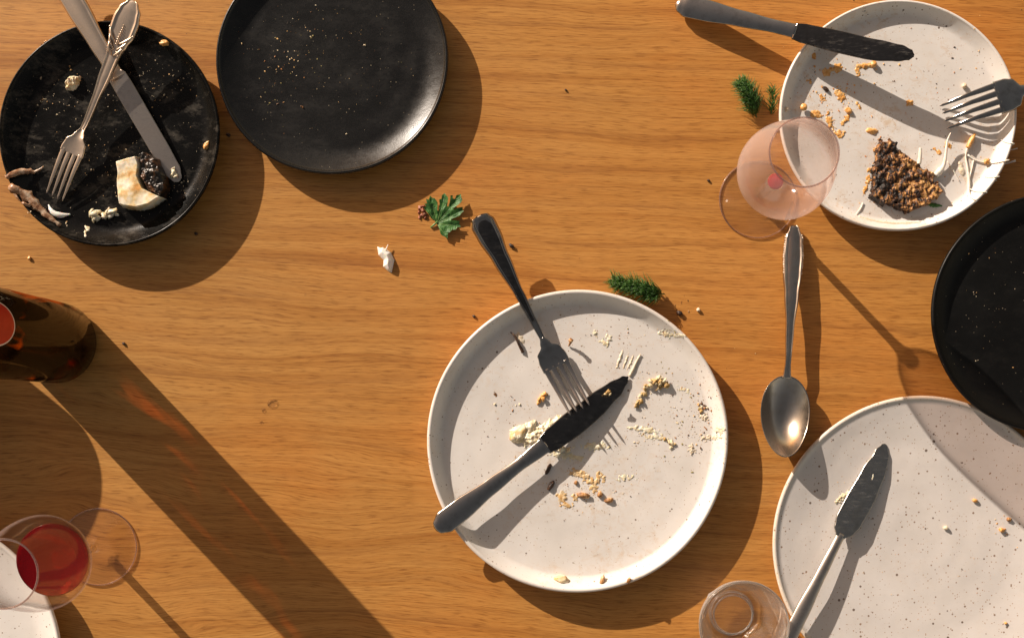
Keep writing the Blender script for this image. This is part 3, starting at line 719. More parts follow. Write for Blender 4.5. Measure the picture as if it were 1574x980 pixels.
def strand(name, pts, rad, mat, label=None, cat=None, flat=1.0, parent=None, n=24, jitter=.3, seed=0.0, group=None):
    """pts: (px, py, lift above the surface in m)"""
    sp_ = smooth_path(pts, n); P = []
    for q in sp_:
        p = W(q[0], q[1], .006); p.z = surf(p.x, p.y) + max(q[2], .0002); P.append(p)
    rr = [lerp_tab([(i / (len(rad) - 1), r) for i, r in enumerate(rad)], k / (n - 1)) * PX for k in range(n)]
    V, F = tube(P, rr, 8, flat, jitter, seed); c = P[0].copy()
    base = parent.location if parent else c
    o = mesh(name, [v - base for v in V], F, mat, parent)
    if not parent: o.location = c
    return tag(o, label, cat, group)

# --- left black plate
rt = empty('baked_morsel', (0, 0, 0), 'white baked block with a charred side on the left black plate', 'food')
P1 = [(184, 252), (198, 247), (216, 243), (221, 257), (219, 274), (227, 292), (254, 306), (238, 319), (215, 323), (189, 319), (187, 300), (185, 283), (187, 268)]
P2 = [(215, 240), (226, 235), (248, 246), (258, 271), (262, 294), (253, 308), (232, 297), (219, 276), (221, 258)]
relief('white_side', lambda x, y: poly_dist(x, y, P1), (175, 235, 265, 330), .0150, M['flesh'], step=.7, edge=2.2, rough=1.5, fr=.10, relief_amp=.05, seed=1.2, h0=.012, parent=rt)
relief('charred_side', lambda x, y: poly_dist(x, y, P2), (200, 228, 272, 315), .0140, M['char'], step=.7, edge=4, rough=1.4, fr=.16, relief_amp=.22, seed=2.2, h0=.012, parent=rt)
strand('skin_scrap', [(12, 285, .002), (30, 293, .004), (48, 303, .005), (62, 315, .005), (74, 328, .004), (88, 340, .003), (101, 350, .001)], [2, 5, 7, 7, 5, 3.5, 3], M['skin'], 'long brown strip of fish skin draped at the left plate edge', 'food scrap', .45, jitter=1.0, seed=2)
strand('skin_scrap', [(14, 284, .003), (26, 277, .003), (38, 269, .004), (50, 266, .003), (60, 266, .002), (72, 258, .002)], [2.5, 4, 4.5, 4, 2, .8], M['skin'], 'pale forked strip of peel beside the fork points on the left plate', 'food scrap', .5, jitter=.8, seed=5)
strand('skin_scrap', [(14, 290, .0012), (24, 302, .001), (40, 314, .001), (58, 321, .002)], [1.2, 2.6, 1.6, 2.5], M['skin'], 'thin curled pale peel lowest along the left plate wall', 'food scrap', .5, jitter=.8, seed=9)
strand('onion_slice', [(80, 317, .002), (86, 328, .002), (97, 333, .002), (112, 331, .001)], [1, 4, 4.6, 1.2], M['onion'], 'white crescent of onion below the fork points on the left black plate', 'onion', .6, jitter=.15)
clump('cheese_lump', [(150, 331, 7, 0), (153, 337, 5, 0), (146, 329, 4, .002), (148, 339, 4, 0)], M['cream'], 'round cream lump, left one of the pair below the white block', 'cheese', 3)
clump('cheese_lump', [(170, 328, 6, 0), (178, 327, 6, .001), (164, 334, 5, 0), (175, 333, 5, 0), (182, 331, 3, 0)], M['cream'], 'knobbly cream lump, right one of the pair below the white block', 'cheese', 5)
smear(138, 352, 5, 3, 30, .0014, M['cream'], 'soft white blob near the lower wall of the left black plate', 'cheese', 'cream_blob', seed=3)
smear(137, 362, 7, 1.6, 75, .0008, M['cream'], 'thin white drip running to the lower rim of the left black plate', 'cheese', 'cream_drip', seed=4)
relief('crust_piece', lambda x, y: poly_dist(x, y, [(104, 131), (112, 120), (128, 120), (124, 134), (116, 142), (106, 141)]), (98, 114, 134, 148), .0060, M['flesh'], step=.6, edge=3, rough=1.2, label='small pale crust piece near the top of the left black plate', cat='crust', seed=8)
smear(77, 70, 7, 4, -25, .0012, M['orange'], 'orange smudge high on the left wall of the left black plate', 'sauce', seed=5, rough=2.5)
lump('sauce_bit', 260, 73, 5, M['orange'], 'yellow bit on the upper right rim of the left black plate', 'food scrap', (1.5, .8, .7), amp=.4)
lump('sauce_bit', 320, 226, 5, M['orange'], 'orange bit on the right wall of the left black plate', 'food scrap', (.8, 1.4, .5), 25, seed=4)
clump('cheese_lump', [(272, 268, 4, .003), (275, 273, 3.5, .003), (269, 272, 3, .003), (271, 262, 3, .003)], M['cream'], 'cream morsel stuck on the tip of the silver knife', 'cheese', 9)
crumbs('crumbs', [(150, 180, 60, 50, 90, .5, 1.5), (240, 130, 30, 30, 50, .5, 1.8), (285, 130, 12, 14, 18, .6, 2.6), (255, 145, 6, 6, 5, 1, 3), (90, 160, 20, 12, 24, .6, 2), (220, 280, 50, 30, 60, .5, 1.6), (280, 290, 14, 12, 40, .5, 1.8), (160, 250, 22, 16, 24, .6, 1.8), (75, 155, 4, 3, 4, 1.5, 3), (66, 122, 1, 1, 1, 3, 3.4), (113, 108, 1.5, 2, 2, 2, 3.2), (60, 330, 25, 12, 14, .6, 2), (110, 346, 2, 3, 3, 1.5, 2.6)], M['crumb_dust'], 'pale greasy crumbs and flecks over the left black plate')
# --- top black plate
crumbs('crumbs', [(440, 100, 26, 40, 60, .4, 1.7), (500, 60, 45, 35, 46, .4, 1.2), (430, 140, 18, 26, 24, .4, 1.6), (540, 120, 60, 50, 40, .35, 1.0), (480, 55, 3, 6, 5, 1, 1.9), (375, 70, 1, 1, 1, 2.2, 2.4), (444, 100, 4, 6, 4, 1.2, 2), (430, 162, 2, 1, 1, 2.2, 2.6), (466, 168, 3, 2, 2, 2, 3), (564, 73, 1, 1, 1, 1.8, 2.4), (534, 209, 1, 1, 1, 1.6, 2), (460, 120, 60, 50, 50, .3, .8)], M['crumb_mixed'], 'sparse tiny crumbs over the black plate at the top edge')
# --- right black plate
crumbs('crumbs', [(1530, 480, 28, 60, 26, .4, 1.1), (1496, 554, 1, 1, 2, 1.2, 2), (1552, 566, 1, 1, 1, 1.5, 2), (1518, 397, 2, 2, 1, 1, 1.6), (1492, 452, 3, 3, 4, .6, 1.2)], M['crumb_dust'], 'few specks on the black plate at the right edge')
# --- charred slice on the upper right plate
PS = [(1349, 213), (1356, 216), (1372, 217), (1378, 229), (1399, 245), (1420, 262), (1430, 266), (1436, 281), (1451, 298), (1428, 314), (1410, 320), (1388, 328), (1372, 318), (1352, 313), (1333, 309), (1338, 290), (1338, 264), (1344, 246), (1344, 227)]
def mat_slice():
    g = G('charred_crumble')
    n1 = g.noise(g.obj(), 150, 5, .6, .8); n2 = g.noise(g.obj((1, .5, .3), (3, 1, 0), (0, 0, .5)), 300, 4, .65, 1.4)
    sx = g.n('ShaderNodeSeparateXYZ'); g.l(g.co.outputs['Object'], sx.inputs[0])
    lean = g.math('ADD', g.math('MULTIPLY', sx.outputs[0], 2.2), g.math('MULTIPLY', sx.outputs[1], .6))
    f = g.math('ADD', g.math('ADD', g.math('MULTIPLY', n1, .60), g.math('MULTIPLY', n2, .62)), lean)
    c = g.ramp(f, [(.52, (.010, .006, .004)), (.59, (.060, .022, .009)), (.635, (.28, .115, .032)), (.69, (.52, .27, .085)), (.78, (.66, .40, .16)), (.90, (.80, .64, .36))])
    return g.end(g.bsdf(Base_Color=c, Roughness=.45, Specular_IOR_Level=.4, Normal=g.bump(n2, .8, .0016)))
M['slice'] = mat_slice()
relief('charred_slice', lambda x, y: poly_dist(x, y, PS), (1325, 205, 1460, 335), .0085, M['slice'], step=.65, edge=3.5, rough=4.5, fr=.20, relief_amp=.26, label='charred crumbly golden slice with black crust on the upper right plate', cat='food', seed=4.4, h0=.010)
cl = []
for i in range(12):
    while True:
        x, y = random.uniform(1340, 1448), random.uniform(216, 324)
        if poly_dist(x, y, PS) > 4: break
    cl.append((x, y, random.uniform(1.6, 5.0), .0050 + random.uniform(-.001, .0016)))
sl_c = clump('crumble_topping', cl, mat_islands('crumble', [(.60, .34, .12), (.35, .14, .045), (.72, .54, .28), (.05, .02, .01), (.50, .24, .07), (.02, .012, .01), (.10, .04, .015)]), None, None, 2, None, (1.7, .65, .42))
sl = bpy.data.objects['charred_slice']; sl_c.location = sl_c.location - sl.location; sl_c.parent = sl
for k in ('label', 'category'):
    if k in sl_c: del sl_c[k]
strand('shoot', [(1453, 210, .010), (1449, 222, .008), (1448, 240, .006), (1446, 256, .004), (1440, 266, .003), (1433, 272, .003)], [.8, 1.6, 2.2, 3, 5, 5], M['sprout'], 'thick curved white shoot rising beside the charred slice', 'sprout', jitter=.1)
strand('shoot', [(1406, 234, .012), (1406, 246, .011), (1405, 257, .010)], [2.2, 3, 3.4], M['sprout'], 'short upright white stub standing on the charred slice', 'sprout', jitter=.1)
for pts, rad, lab in (
    ([(1494, 209, .003), (1489, 218, .003), (1483, 230, .003)], [2, 4.2, 3.6], 'orange tipped swelling at the top of the white root threads'),
    ([(1483, 230, .002), (1481, 243, .001), (1484, 262, .001), (1486, 285, .001), (1485, 300, .001), (1488, 310, .002), (1494, 318, .003)], [1.6, 1.2, 1.5, 2.2, 1.8, 1.4, .8], 'longest vertical white root thread on the upper right plate'),
    ([(1493, 249, .001), (1490, 262, .001), (1486, 278, .001), (1485, 290, .001)], [1.3, 1.1, 1.2, 1.2], 'second root thread joining the longest one from the right'),
    ([(1484, 240, .001), (1495, 248, .001), (1515, 253, .001), (1535, 253, .002), (1550, 250, .004), (1561, 247, .006)], [1.4, 1.3, 1.1, 1, 1.1, 1.8], 'horizontal root thread reaching over the plate rim'),
    ([(1530, 215, .001), (1542, 225, .001), (1555, 229, .003), (1564, 228, .006)], [.5, .8, .9, 1], 'short thin root thread hooked on the rim above the horizontal one'),
    ([(1508, 274, .001), (1520, 277, .001), (1535, 276, .002)], [.5, .8, .8], 'small curved root thread between the horizontal one and the plate wall'),
    ([(1486, 292, .001), (1496, 298, .001), (1508, 301, .001)], [1.4, 1.1, .9], 'lower root thread bending right near the plate wall'),
    ([(1453, 250, .001), (1462, 264, .001), (1471, 280, .001)], [.6, .7, .5], 'hair-thin thread between the white shoot and the root threads'),
    ([(1324, 313, .001), (1320, 322, .001), (1313, 331, .001)], [.8, .9, .6], 'tiny grey stalk near the lower left wall of the upper right plate')):
    strand('root_thread', pts, rad, M['orange'] if 'orange' in lab else M['sprout'], lab, 'root thread', jitter=.2, group='root threads on the upper right plate')
smear(1475, 262, 4, 13, -14, .0012, M['beige'], 'beige smear left of the root threads', 'sauce', seed=7, rough=2)
smear(1337, 203, 9, 4.5, 8, .0022, M['orange'], 'orange blob just above the charred slice', 'sauce', seed=8, rough=1.5)
lump('chickpea', 1233, 168, 5.5, M['orange'], 'round orange ball standing by the misted glass on the plate wall', 'chickpea', amp=.12, up=.002)
lump('chickpea', 1206, 172, 3.6, M['beige'], 'small pale ball on the left rim of the upper right plate', 'chickpea', amp=.12)
lump('chickpea', 1341, 101, 5, M['orange'], 'orange ball just below the tip half of the upper right knife', 'chickpea', amp=.15)
lump('chickpea', 1480, 134, 4, M['beige'], 'pale ball above the face down fork', 'chickpea', amp=.15)
lump('sauce_bit', 1303, 172, 5, M['orange'], 'orange nugget in the middle left of the upper right plate', 'food scrap', (1.2, .8, .5), 20, seed=2)
lump('sauce_bit', 1514, 250, 4.5, M['orange'], 'orange nugget on the horizontal root thread', 'food scrap', (1, 1, .8), seed=6)
lump('burnt_bit', 1268, 139, 4.5, M['dark'], 'dark oval bit between knife shadow and misted glass', 'food scrap', (1.3, .6, .5), 40)
smear(1327, 104, 12, 4, 5, .0014, M['orange'], 'orange smear just under the upper right knife blade', 'sauce', seed=9, rough=2.5)
OR = [(1271, 113, 9, 6), (1286, 108, 7, 8), (1316, 112, 7, 3), (1250, 90, 5, 5), (1290, 150, 12, 6), (1252, 178, 8, 7), (1262, 152, 6, 4), (1273, 190, 16, 5), (1297, 188, 4, 9), (1318, 166, 6, 3), (1289, 208, 8, 5), (1242, 128, 4, 3), (1396, 160, 4, 5), (1452, 225, 6, 4), (1437, 235, 5, 4), (1330, 285, 3, 22), (1335, 262, 3, 6)]
for i, (x, y, a, b) in enumerate(OR):
    pass
fs = [ell(x, y, a, b, (i * 37) % 90) for i, (x, y, a, b) in enumerate(OR)]
relief('sauce_streaks', lambda x, y: max(f(x, y) for f, _ in fs), (1235, 78, 1462, 300), .0008, M['orange'], step=.7, edge=4, rough=4.8, fr=.36, relief_amp=.5, label='broken orange sauce streaks over the upper right plate', cat='sauce', seed=12, kind='stuff', h0=.005)
crumbs('crumbs', [(1270, 160, 26, 34, 120, .5, 2.2), (1300, 110, 50, 26, 50, .5, 2.2), (1400, 130, 70, 45, 90, .4, 1.4), (1460, 80, 25, 30, 18, .6, 1.8), (1380, 320, 50, 10, 40, .5, 1.2), (1340, 285, 10, 28, 40, .5, 1.6), (1480, 260, 30, 40, 40, .4, 1.4), (1370, 150, 90, 80, 240, .25, .8)], M['crumb_orange'], 'orange crumbs scattered over the upper right white plate')
crumbs('crumbs', [(1380, 150, 90, 70, 40, .5, 1.3), (1240, 120, 8, 14, 10, .8, 2.2), (1463, 77, 2, 3, 2, 1.5, 2), (1460, 92, 1, 1, 1, 2.2, 3), (1325, 25, 5, 3, 5, 1.2, 3), (1372, 129, 2, 2, 2, 1, 2)], M['crumb_dark'], 'dark burnt specks on the upper right white plate')
# a long beige crust stain on the lower wall of that plate
pts = [(1316 + 7 * i, 335 + 12 * math.sin(i / 9 * 1.6) , .0003) for i in range(10)]
strand('sauce_line', [(1316, 334, .0001), (1335, 341, .0001), (1360, 346, .0001), (1385, 347, .0001), (1410, 345, .0001)], [1, 2, 3, 3, 1.5], M['beige'], 'dried beige sauce line along the lower wall of the upper right plate', 'sauce', .25, jitter=.8)
# --- middle plate
def many(name, spots, H, mat, label, cat, seed, rough=3.0, step=.8, fr=.45, edge=3, bb=None, kind=None):
    fs = [ell(*s) for s in spots]
    x0 = min(b[0] for _, b in fs); y0 = min(b[1] for _, b in fs); x1 = max(b[2] for _, b in fs); y1 = max(b[3] for _, b in fs)
    return relief(name, lambda x, y: max(f(x, y) for f, _ in fs), (x0, y0, x1, y1), H, mat, step=step, edge=edge, rough=rough, fr=fr, relief_amp=.7, label=label, cat=cat, seed=seed, kind=kind, h0=.005)
many('cheese_smear', [(796, 668, 15, 11, 35), (814, 656, 12, 10, -30), (828, 670, 26, 12, -18), (850, 651, 28, 9, -22), (840, 680, 12, 5, -10), (866, 690, 14, 5, 0)], .0032, M['cream'], 'thick creamy cheese smear left of the crossed cutlery', 'cheese', 21, 4.5, .7, .22, 6)
lump('cheese_lump', 796, 667, 10, M['flesh'], 'yellowish wedge of rind at the left end of the cheese smear', 'cheese', (1.5, .9, .35), -50, .3, 3, 3.0)
cl = [(random.gauss(1008, 9), random.gauss(588, 5), random.uniform(1.6, 3.6), random.uniform(0, .003)) for _ in range(34)] + [(random.gauss(994 - 2.0 * i, 1.8), random.gauss(596 + 3.2 * i, 1.8), random.uniform(1.4, 3), random.uniform(0, .001)) for i in range(9) for _ in range(3)]
clump('crumb_heap', cl, M['crumb_pale'], 'heap of pale yellow crumbs right of the knife tip', 'crumbs', 3)
cl = [(random.gauss(1076, 5), random.gauss(626, 4), random.uniform(1.2, 3), 0) for _ in range(14)]
clump('crumb_heap', cl, M['crumb_mixed'], 'small heap of speckled crumbs near the right wall of the large plate', 'crumbs', 4)
cl = [(random.gauss(1030, 3), random.gauss(679, 4), random.uniform(1.4, 3), 0) for _ in range(9)]
clump('crumb_heap', cl, M['crumb_pale'], 'tiny golden crumb heap right of the fork shadow', 'crumbs', 5)
clump('crust_piece', [(831, 612, 4, 0), (836, 607, 3.5, 0), (828, 618, 3.2, 0), (835, 613, 3.5, .001), (838, 605, 2.6, 0)], M['orange'], 'orange-brown nugget left of the fork tines', 'crust', 6)
many('fork_smear', [(952, 552, 2.2, 15, 20), (961, 556, 1.6, 13, 22), (968, 558, 1.6, 12, 24), (975, 562, 1.5, 10, 26)], .0008, M['beige'], 'comb-like beige smear left by fork tines near the knife tip', 'sauce', 22, .8, .6, .6, 1.5)
strand('stalk', [(967, 578, .0008), (972, 568, .001), (978, 555, .001), (984, 545, .001)], [2.2, 2.4, 1.8, 1.2], M['beige'], 'beige stalk pointing up from the knife tip', 'stalk', .6)
smear(800, 520, 10, 4, 55, .0008, M['beige'], 'flat beige petal under the fork handle, left', 'food scrap', seed=12)
strand('stalk', [(785, 511, .002), (792, 518, .003), (798, 530, .003), (804, 542, .001)], [.8, 1.6, 2.0, 2.4], M['dark'], 'dark curved stalk in the shade at the upper left wall', 'stalk', jitter=.4)
strand('stalk', [(877, 524, .010), (877, 526, .006), (874, 532, .001)], [3.4, 2.4, 1.2], M['brown'], 'upright brown stub right of the fork neck casting a thin shadow', 'stalk', jitter=.4)
many('sauce_patch', [(888, 726, 12, 6, 10), (900, 733, 10, 5, 10), (915, 738, 12, 5, -10), (922, 730, 8, 4, 20), (912, 748, 6, 8, 0), (864, 762, 8, 9, 20), (872, 775, 8, 5, 0), (884, 764, 5, 5, 0)], .0007, M['orange_pale'], 'golden flaky patch in the lower middle of the large plate', 'sauce', 23, 5, .7, .38, 4)
for x, y, r, sq, rot, lab in ((843, 720, 6, (1.5, .55, .4), -65, 'upper dark flake inside the knife shadow'), (847, 745, 6.5, (1.4, .6, .4), -60, 'lower black flake inside the knife shadow'), (896, 760, 8, (1.4, .5, .4), 5, 'long brown flake of skin below the golden patch'), (922, 759, 5, (.8, 1.1, .6), 10, 'black chip right of the long brown flake'), (936, 768, 5, (1.2, .8, .5), -15, 'dark brown chip lowest right of the golden patch'), (885, 741, 3.6, (.8, 1.1, .5), 0, 'tiny brown chip inside the golden patch')):
    lump('burnt_flake', x, y, r, M['dark'] if 'brown' not in lab else M['brown'], lab, 'flake', sq, rot, .5, 2, x * .1)
lump('crust_piece', 863, 888, 9, M['flesh'], 'pale toasted crust with orange top on the lower rim', 'crust', (1.25, .7, .5), 12, .35, 3, 4.0)
lump('crust_piece', 925, 891, 6, M['brown'], 'upright brown crust flake on the lower rim, middle one', 'crust', (.6, 1.5, .5), 12, .5, 3, 5.0)
lump('crust_piece', 965, 888, 4, M['brown'], 'tiny brown crust flake on the lower rim, right one', 'crust', (.7, 1.3, .5), 20, .5, 2, 6.0)
many('cheese_flakes', [(928, 527, 8, 4, 30), (935, 520, 5, 6, 0), (915, 512, 3, 6, 0), (990, 660, 22, 5, 12), (1010, 672, 18, 4, 10), (1024, 514, 12, 4, 10), (1044, 517, 8, 3, 10), (960, 733, 12, 4, 0), (1050, 600, 8, 3, 30), (870, 700, 24, 5, 8), (915, 685, 20, 6, 0)], .0007, M['cream'], 'scattered flat flakes of cheese across the large white plate', 'cheese', 24, 4.8, .7, .40, 4, kind='stuff')
many('crumb_streak', [(1090, 672, 14, 4, -5), (1104, 660, 6, 6, 0), (1080, 640, 8, 5, 30), (1062, 690, 5, 7, 0)], .0009, M['beige'], 'crusty golden streak on the right wall of the large plate', 'sauce', 25, 4, .7, .6, 3)
crumbs('crumbs', [(1075, 640, 20, 36, 130, .5, 2.4), (1020, 600, 30, 30, 70, .5, 1.8), (1000, 670, 35, 14, 60, .4, 1.6), (890, 755, 30, 22, 110, .4, 1.6), (800, 650, 30, 20, 60, .4, 1.8), (785, 618, 16, 8, 20, .6, 2.6), (940, 520, 30, 20, 40, .4, 1.6), (1030, 515, 20, 8, 26, .5, 2.2), (900, 620, 90, 80, 150, .3, 1.1), (870, 800, 60, 40, 40, .3, 1.1), (1055, 770, 20, 30, 10, .5, 1.6), (965, 735, 20, 8, 26, .4, 1.4), (900, 640, 110, 110, 260, .25, .8), (1060, 640, 26, 50, 160, .3, 1.0)], M['crumb_mixed'], 'golden and brown crumbs strewn over the large white plate')
crumbs('crumbs', [(930, 600, 80, 70, 50, .4, 1.2), (890, 770, 40, 22, 22, .5, 1.5), (1080, 620, 16, 24, 14, .5, 1.5)], M['crumb_dark'], 'dark flecks strewn over the large white plate')
clump('cheese_lump', [(933, 603, 3.2, .0125), (930, 606, 2.6, .0125), (936, 606, 2.4, .0125)], M['crumb_pale'], 'pale crumb clinging to the upper edge of the middle knife blade', 'crumb', 8)
# --- lower right plate
many('cheese_flakes', [(1298, 762, 11, 4, -25), (1288, 769, 5, 3, -30), (1305, 757, 5, 4, 0)], .0012, M['cream'], 'pale green-white flakes left of the broad knife blade', 'cheese', 31, 3, .6, .6, 2.5)
relief('cheese_streak', ell(1338, 741, 3.2, 13, 18)[0], (1325, 725, 1352, 758), .0008, M['cream'], step=.6, rough=1, label='short cream streak on the broad knife blade', cat='cheese', seed=32, base=.0042, h0=.008)
for x, y, r, lab, mt in ((1500, 769, 4, 'orange crumb right of the broad knife', 'orange'), (1552, 798, 4, 'red-brown crumb near the right picture edge, upper one', 'brown'), (1541, 814, 4.5, 'yellow-brown crumb near the right picture edge, lower one', 'orange'), (1455, 811, 4, 'white crumb in the centre of the lower right plate', 'cream'), (1546, 957, 2.6, 'tiny orange crumb low on the lower right plate', 'orange')):
    lump('crumb', x, y, r, M[mt], lab, 'crumb', (1, .8, .7), 20, .45, 2, x * .3)
crumbs('crumbs', [(1420, 860, 80, 70, 60, .3, 1.1), (1300, 750, 14, 14, 14, .5, 1.6), (1540, 810, 12, 20, 10, .5, 1.8), (1340, 870, 30, 24, 10, .6, 1.8), (1520, 890, 30, 20, 20, .3, 1.0)], M['crumb_orange'], 'few small crumbs on the lower right white plate')
# --- bits on the wood
clump('red_crumb_heap', [(645, 318, 3, 0), (649, 322, 3.4, 0), (647, 329, 3, 0), (652, 328, 3.2, 0), (644, 333, 2, 0), (643, 325, 2.2, 0), (650, 315, 2.4, 0), (653, 333, 2.4, 0)], M['red'], 'cluster of red-brown spice crumbs beside the parsley leaf', 'crumbs', 4)
PO = [(579, 378), (585, 380), (588, 379), (600, 387), (605, 399), (601, 418), (595, 415), (588, 409), (589, 399), (581, 391)]
relief('onion_slice', lambda x, y: poly_dist(x, y, PO), (574, 372, 612, 424), .0062, M['onion'], step=.5, edge=7, rough=.5, fr=.05, relief_amp=.15, label='white chunk of onion on the bare wood below the parsley', cat='onion', seed=3.3, h0=.004)
strand('stalk', [(592, 384, .003), (596, 375, .003)], [1.1, .7], M['sprout'], 'tiny stalk sticking up behind the white onion chunk', 'stalk', n=6)
for x, y, r, lab in ((786, 376, 3.8, 'dark crumb right of the fork handle end'), (728, 485, 2.6, 'black crumb on the wood left of the large plate'), (1091, 275, 2.4, 'black crumb left of the misted glass'), (186, 527, 2.6, 'dark crumb right of the bottle'), (1046, 480, 4.4, 'largest dark crumb right of the dill by the large plate'), (298, 357, 2.5, 'dark crumb in the shadow of the left black plate'), (870, 135, 2, 'brown speck in the upper middle of the wood'), (348, 205, 3.6, 'red-brown crumb between the two black plates')):
    lump('crumb', x, y, r, M['dark'], lab, 'crumb', (1.1, .8, .7), 30, .5, 2, x * .21)
lump('crumb', 1075, 475, 3, M['beige'], 'pale crumb on the wood right of the dill', 'crumb', (1, 1, .8), 0, .4, 2)
crumbs('crumbs', [(1045, 475, 12, 12, 14, .6, 2.0), (300, 60, 40, 40, 6, .4, 1.2), (500, 500, 250, 160, 8, .3, .9), (1000, 200, 150, 150, 6, .3, .9), (300, 800, 200, 120, 5, .3, .8)], M['crumb_dark'], 'fine dark crumbs scattered on the bare wood')
lump('crumb', 40, 395, 2.6, M['orange'], 'small orange crumb on the wood below the left black plate', 'crumb')
# water drops
M['water'] = mat_thin_glass('water', (.97, .96, .95), 1.33)
for x, y, r, lab in ((419, 620, 7.5, 'largest clear water drop on the bare wood'), (406, 631, 3.6, 'middle-sized water drop beside the largest one'), (402, 649, 2.6, 'smallest water drop of the three on the wood')):
    p = W(x, y); V, F = lathe([(0, 0), (r * PX, 0), (r * PX * .92, r * PX * .16), (r * PX * .6, r * PX * .3), (0, r * PX * .34)], 28, lambda a, q, z: .12 * math.sin(2 * a + r) + .06 * math.sin(3 * a))
    o = fix(mesh('water_drop', V, F, M['water'])); o.location = (p.x, p.y, .0001); tag(o, lab, 'water drop', 'water drops on the wood')

# ------------------------------------------------------------ herbs
ps = empty('parsley_leaf', W(672, 342), 'flat green parsley leaf on the bare wood between plates', 'herb')
def lobe(base, tip, width, lift, seed):
    A_, B_ = W(*base), W(*tip); L = (B_ - A_).length; x = (B_ - A_).normalized(); y = Vector((0, 0, 1)).cross(x)
    N, K = 44, 9; V, F = [], []; wd = width * PX
    for i in range(N):
        t = i / (N - 1); prof = lerp_tab([(0, .10), (.25, .30), (.6, 1.0), (.80, .95), (.95, .62), (1, .15)], t)
        saw = 1 - .42 * (1 - abs(math.sin(math.pi * (t * 3.2 + seed))) ** .7) * (t > .3)
        for k in range(K):
            u = -1 + 2 * k / (K - 1); hw = wd * prof * saw
            z = lift * math.sin(t * 1.9) + .0013 * abs(u) * prof + .0007 * math.sin(6 * t + seed * 3 + u * 2) + .0016 + seed * .0004
            V.append(A_ + x * (L * t - L * .22 * u * u * (1 - .3 * saw)) + y * hw * u + Vector((0, 0, z)) - ps.location)
    for i in range(N - 1):
        for k in range(K - 1):
            a = i * K + k; F.append((a, a + 1, a + K + 1, a + K))
    o = mesh('leaflet', V, F, M['green'], ps)
    sl_ = o.modifiers.new('thick', 'SOLIDIFY'); sl_.thickness = .00025
    pts = [A_ + x * (L * t) + Vector((0, 0, lift * math.sin(t * 1.9) + .0021 + .0012 * math.sin(6 * t + seed * 3))) - ps.location for t in [q / 7 * .85 for q in range(8)]]
    v, f = tube(pts, [.00045 * (1 - q / 9) for q in range(8)], 6); mesh('vein', v, f, M['vein'], o)
OUT = [(635, 345), (612, 338), (590, 318), (570, 285), (540, 250), (528, 222), (548, 215), (530, 190), (556, 192), (548, 150), (572, 158), (584, 118), (603, 140), (622, 142), (640, 162), (652, 182), (650, 250), (662, 255), (668, 190), (664, 155), (684, 150), (688, 118), (712, 98), (728, 118), (745, 140), (742, 178), (735, 215), (745, 218), (762, 165), (765, 122), (786, 118), (788, 148), (804, 150), (816, 118), (858, 108), (862, 138), (872, 158), (862, 185), (835, 205), (790, 235), (795, 243), (845, 225), (872, 222), (872, 248), (886, 258), (862, 278), (850, 300), (805, 318), (770, 330), (772, 340), (812, 340), (848, 346), (842, 372), (858, 398), (826, 402), (812, 425), (780, 425), (762, 446), (744, 452), (738, 506), (716, 486), (694, 476), (676, 462), (668, 425), (652, 385)]
OUT = [(560 + x / 5.767, 280 + y / 5.767) for x, y in OUT]; CX, CY = 560 + 645 / 5.767, 280 + 368 / 5.767
RIBS = [math.atan2(y / 5.767 + 280 - CY, x / 5.767 + 560 - CX) for x, y in ((540, 215), (590, 130), (712, 110), (845, 118), (872, 245), (845, 385), (735, 495))]
idx, V, F = {}, [], []; st = .45; nx = int(66 / st); ny = int(76 / st)
def leaf_z(x, y):
    a = math.atan2(y - CY, x - CX); rr = math.hypot(x - CX, y - CY)
    d = min(abs((a - b + math.pi) % (2 * math.pi) - math.pi) for b in RIBS)
    return .0010 + .0040 * (1 - math.exp(-rr / 26)) + .00011 * rr * min(d, .32) / .32 * .5 + .0009 * noise.noise(Vector((x * .11, y * .11, 2))) + .00025 * noise.noise(Vector((x * .5, y * .5, 5)))
for j in range(ny):
    for i in range(nx):
        x, y = 649 + i * st, 294 + j * st
        if poly_dist(x, y, OUT) > -.1:
            p = W(x, y, .003); idx[(i, j)] = len(V); V.append((p.x - ps.location.x, p.y - ps.location.y, leaf_z(x, y)))
for (i, j) in list(idx):
    q = [(i, j), (i, j + 1), (i + 1, j + 1), (i + 1, j)]
    if all(k in idx for k in q): F.append(tuple(idx[k] for k in q))
lf = mesh('leaf_blade', V, F, M['green'], ps)
for b in RIBS:
    pts = []
    for q in range(9):
        rr = 27 * q / 8; x, y = CX + math.cos(b) * rr, CY + math.sin(b) * rr
        p = W(x, y, .003); pts.append(Vector((p.x - ps.location.x, p.y - ps.location.y, leaf_z(x, y) + .0001)))
    v, f = tube(pts, [.00042 * (1 - q / 9.5) for q in range(9)], 6); mesh('vein', v, f, M['vein'], lf)
v, f = tube([W(662, 350) + Vector((0, 0, .001)) - ps.location, W(667, 346) + Vector((0, 0, .0016)) - ps.location, W(673, 341) + Vector((0, 0, .002)) - ps.location], [.0008, .0009, .0008], 8); mesh('stem', v, f, M['vein'], ps)

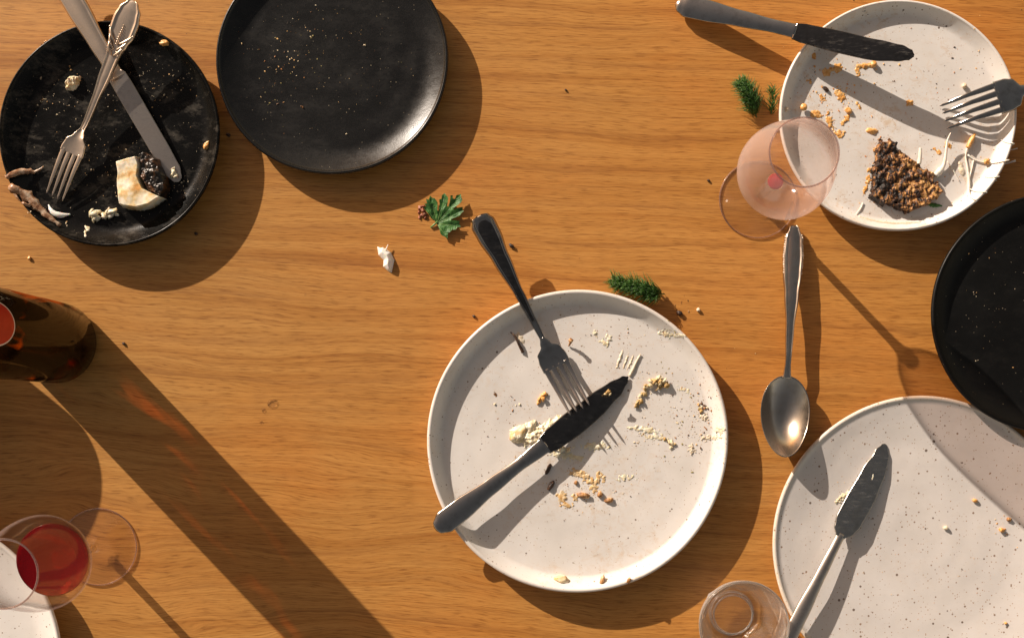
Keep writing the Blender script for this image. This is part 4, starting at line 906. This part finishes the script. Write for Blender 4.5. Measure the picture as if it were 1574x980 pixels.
def dill(spine, label, spread, n, nl, seed, hgt=.005, lean=0):
    rnd = random.Random(seed); sp_ = smooth_path([(a, b, c) for a, b, c in spine], 30)
    W3 = lambda q: W(q[0], q[1]) + Vector((0, 0, q[2]))
    P = [W3(q) for q in sp_]; root = empty('dill_sprig', W(spine[0][0], spine[0][1]), label, 'herb')
    v, f = tube([p - root.location for p in P], [.0006 * (1 - .5 * i / 29) for i in range(30)], 7); mesh('stem', v, f, M['dill'], root)
    for k in range(n):
        i = int(3 + 26 * k / (n - 1)); i = min(i, 29); p0 = P[i]; t = (P[min(i + 1, 29)] - P[i - 1]).normalized(); s = Vector((-t.y, t.x, 0))
        parts = []
        for q in range(nl):
            side = 1 if q % 2 else -1; a = rnd.uniform(.05, 1.0); L = spread * PX * rnd.uniform(.35, 1.15) * (1 - .35 * (k / n))
            d = (t * math.cos(a) + s * side * math.sin(a)).normalized(); up = rnd.uniform(-.15, .75) * hgt
            bend = s * side * rnd.uniform(-.25, .25) * L; o0 = p0 + t * rnd.uniform(-.002, .002) + s * rnd.uniform(-1, 1) * spread * PX * .22
            pts = []
            for u in (0, .33, .66, 1):
                z = max(.0004, o0.z + up * u + hgt * .35 * math.sin(3 * u)); r = o0 + d * L * u + bend * u * u; pts.append(Vector((r.x, r.y, z)) - root.location)
            parts.append(tube(pts, [.00028, .00030, .00026, .00010], 4))
        v, f = join(parts); mesh('frond', v, f, M['dill'], root)
dill([(1163, 181, .001), (1156, 168, .004), (1150, 155, .007), (1143, 142, .006), (1137, 134, .003)], 'dense dill sprig left of the upper right plate', 24, 20, 38, 3, .014)
dill([(1185, 176, .001), (1186, 165, .003), (1186, 150, .005), (1184, 143, .004)], 'sparse thin dill wisp touching the rim of the upper right plate', 19, 7, 9, 5, .007)
dill([(1021, 452, .002), (1003, 452, .006), (985, 448, .008), (966, 442, .007), (945, 436, .003)], 'dense dill sprig on the wood at the top of the large plate', 25, 22, 42, 9, .014)
strand('herb_bit', [(1420, 315, .001), (1432, 317, .001), (1445, 318, .0005)], [1, 3.5, 1], M['green'], 'small green shred under the right tip of the charred slice', 'herb', .4, jitter=.8)
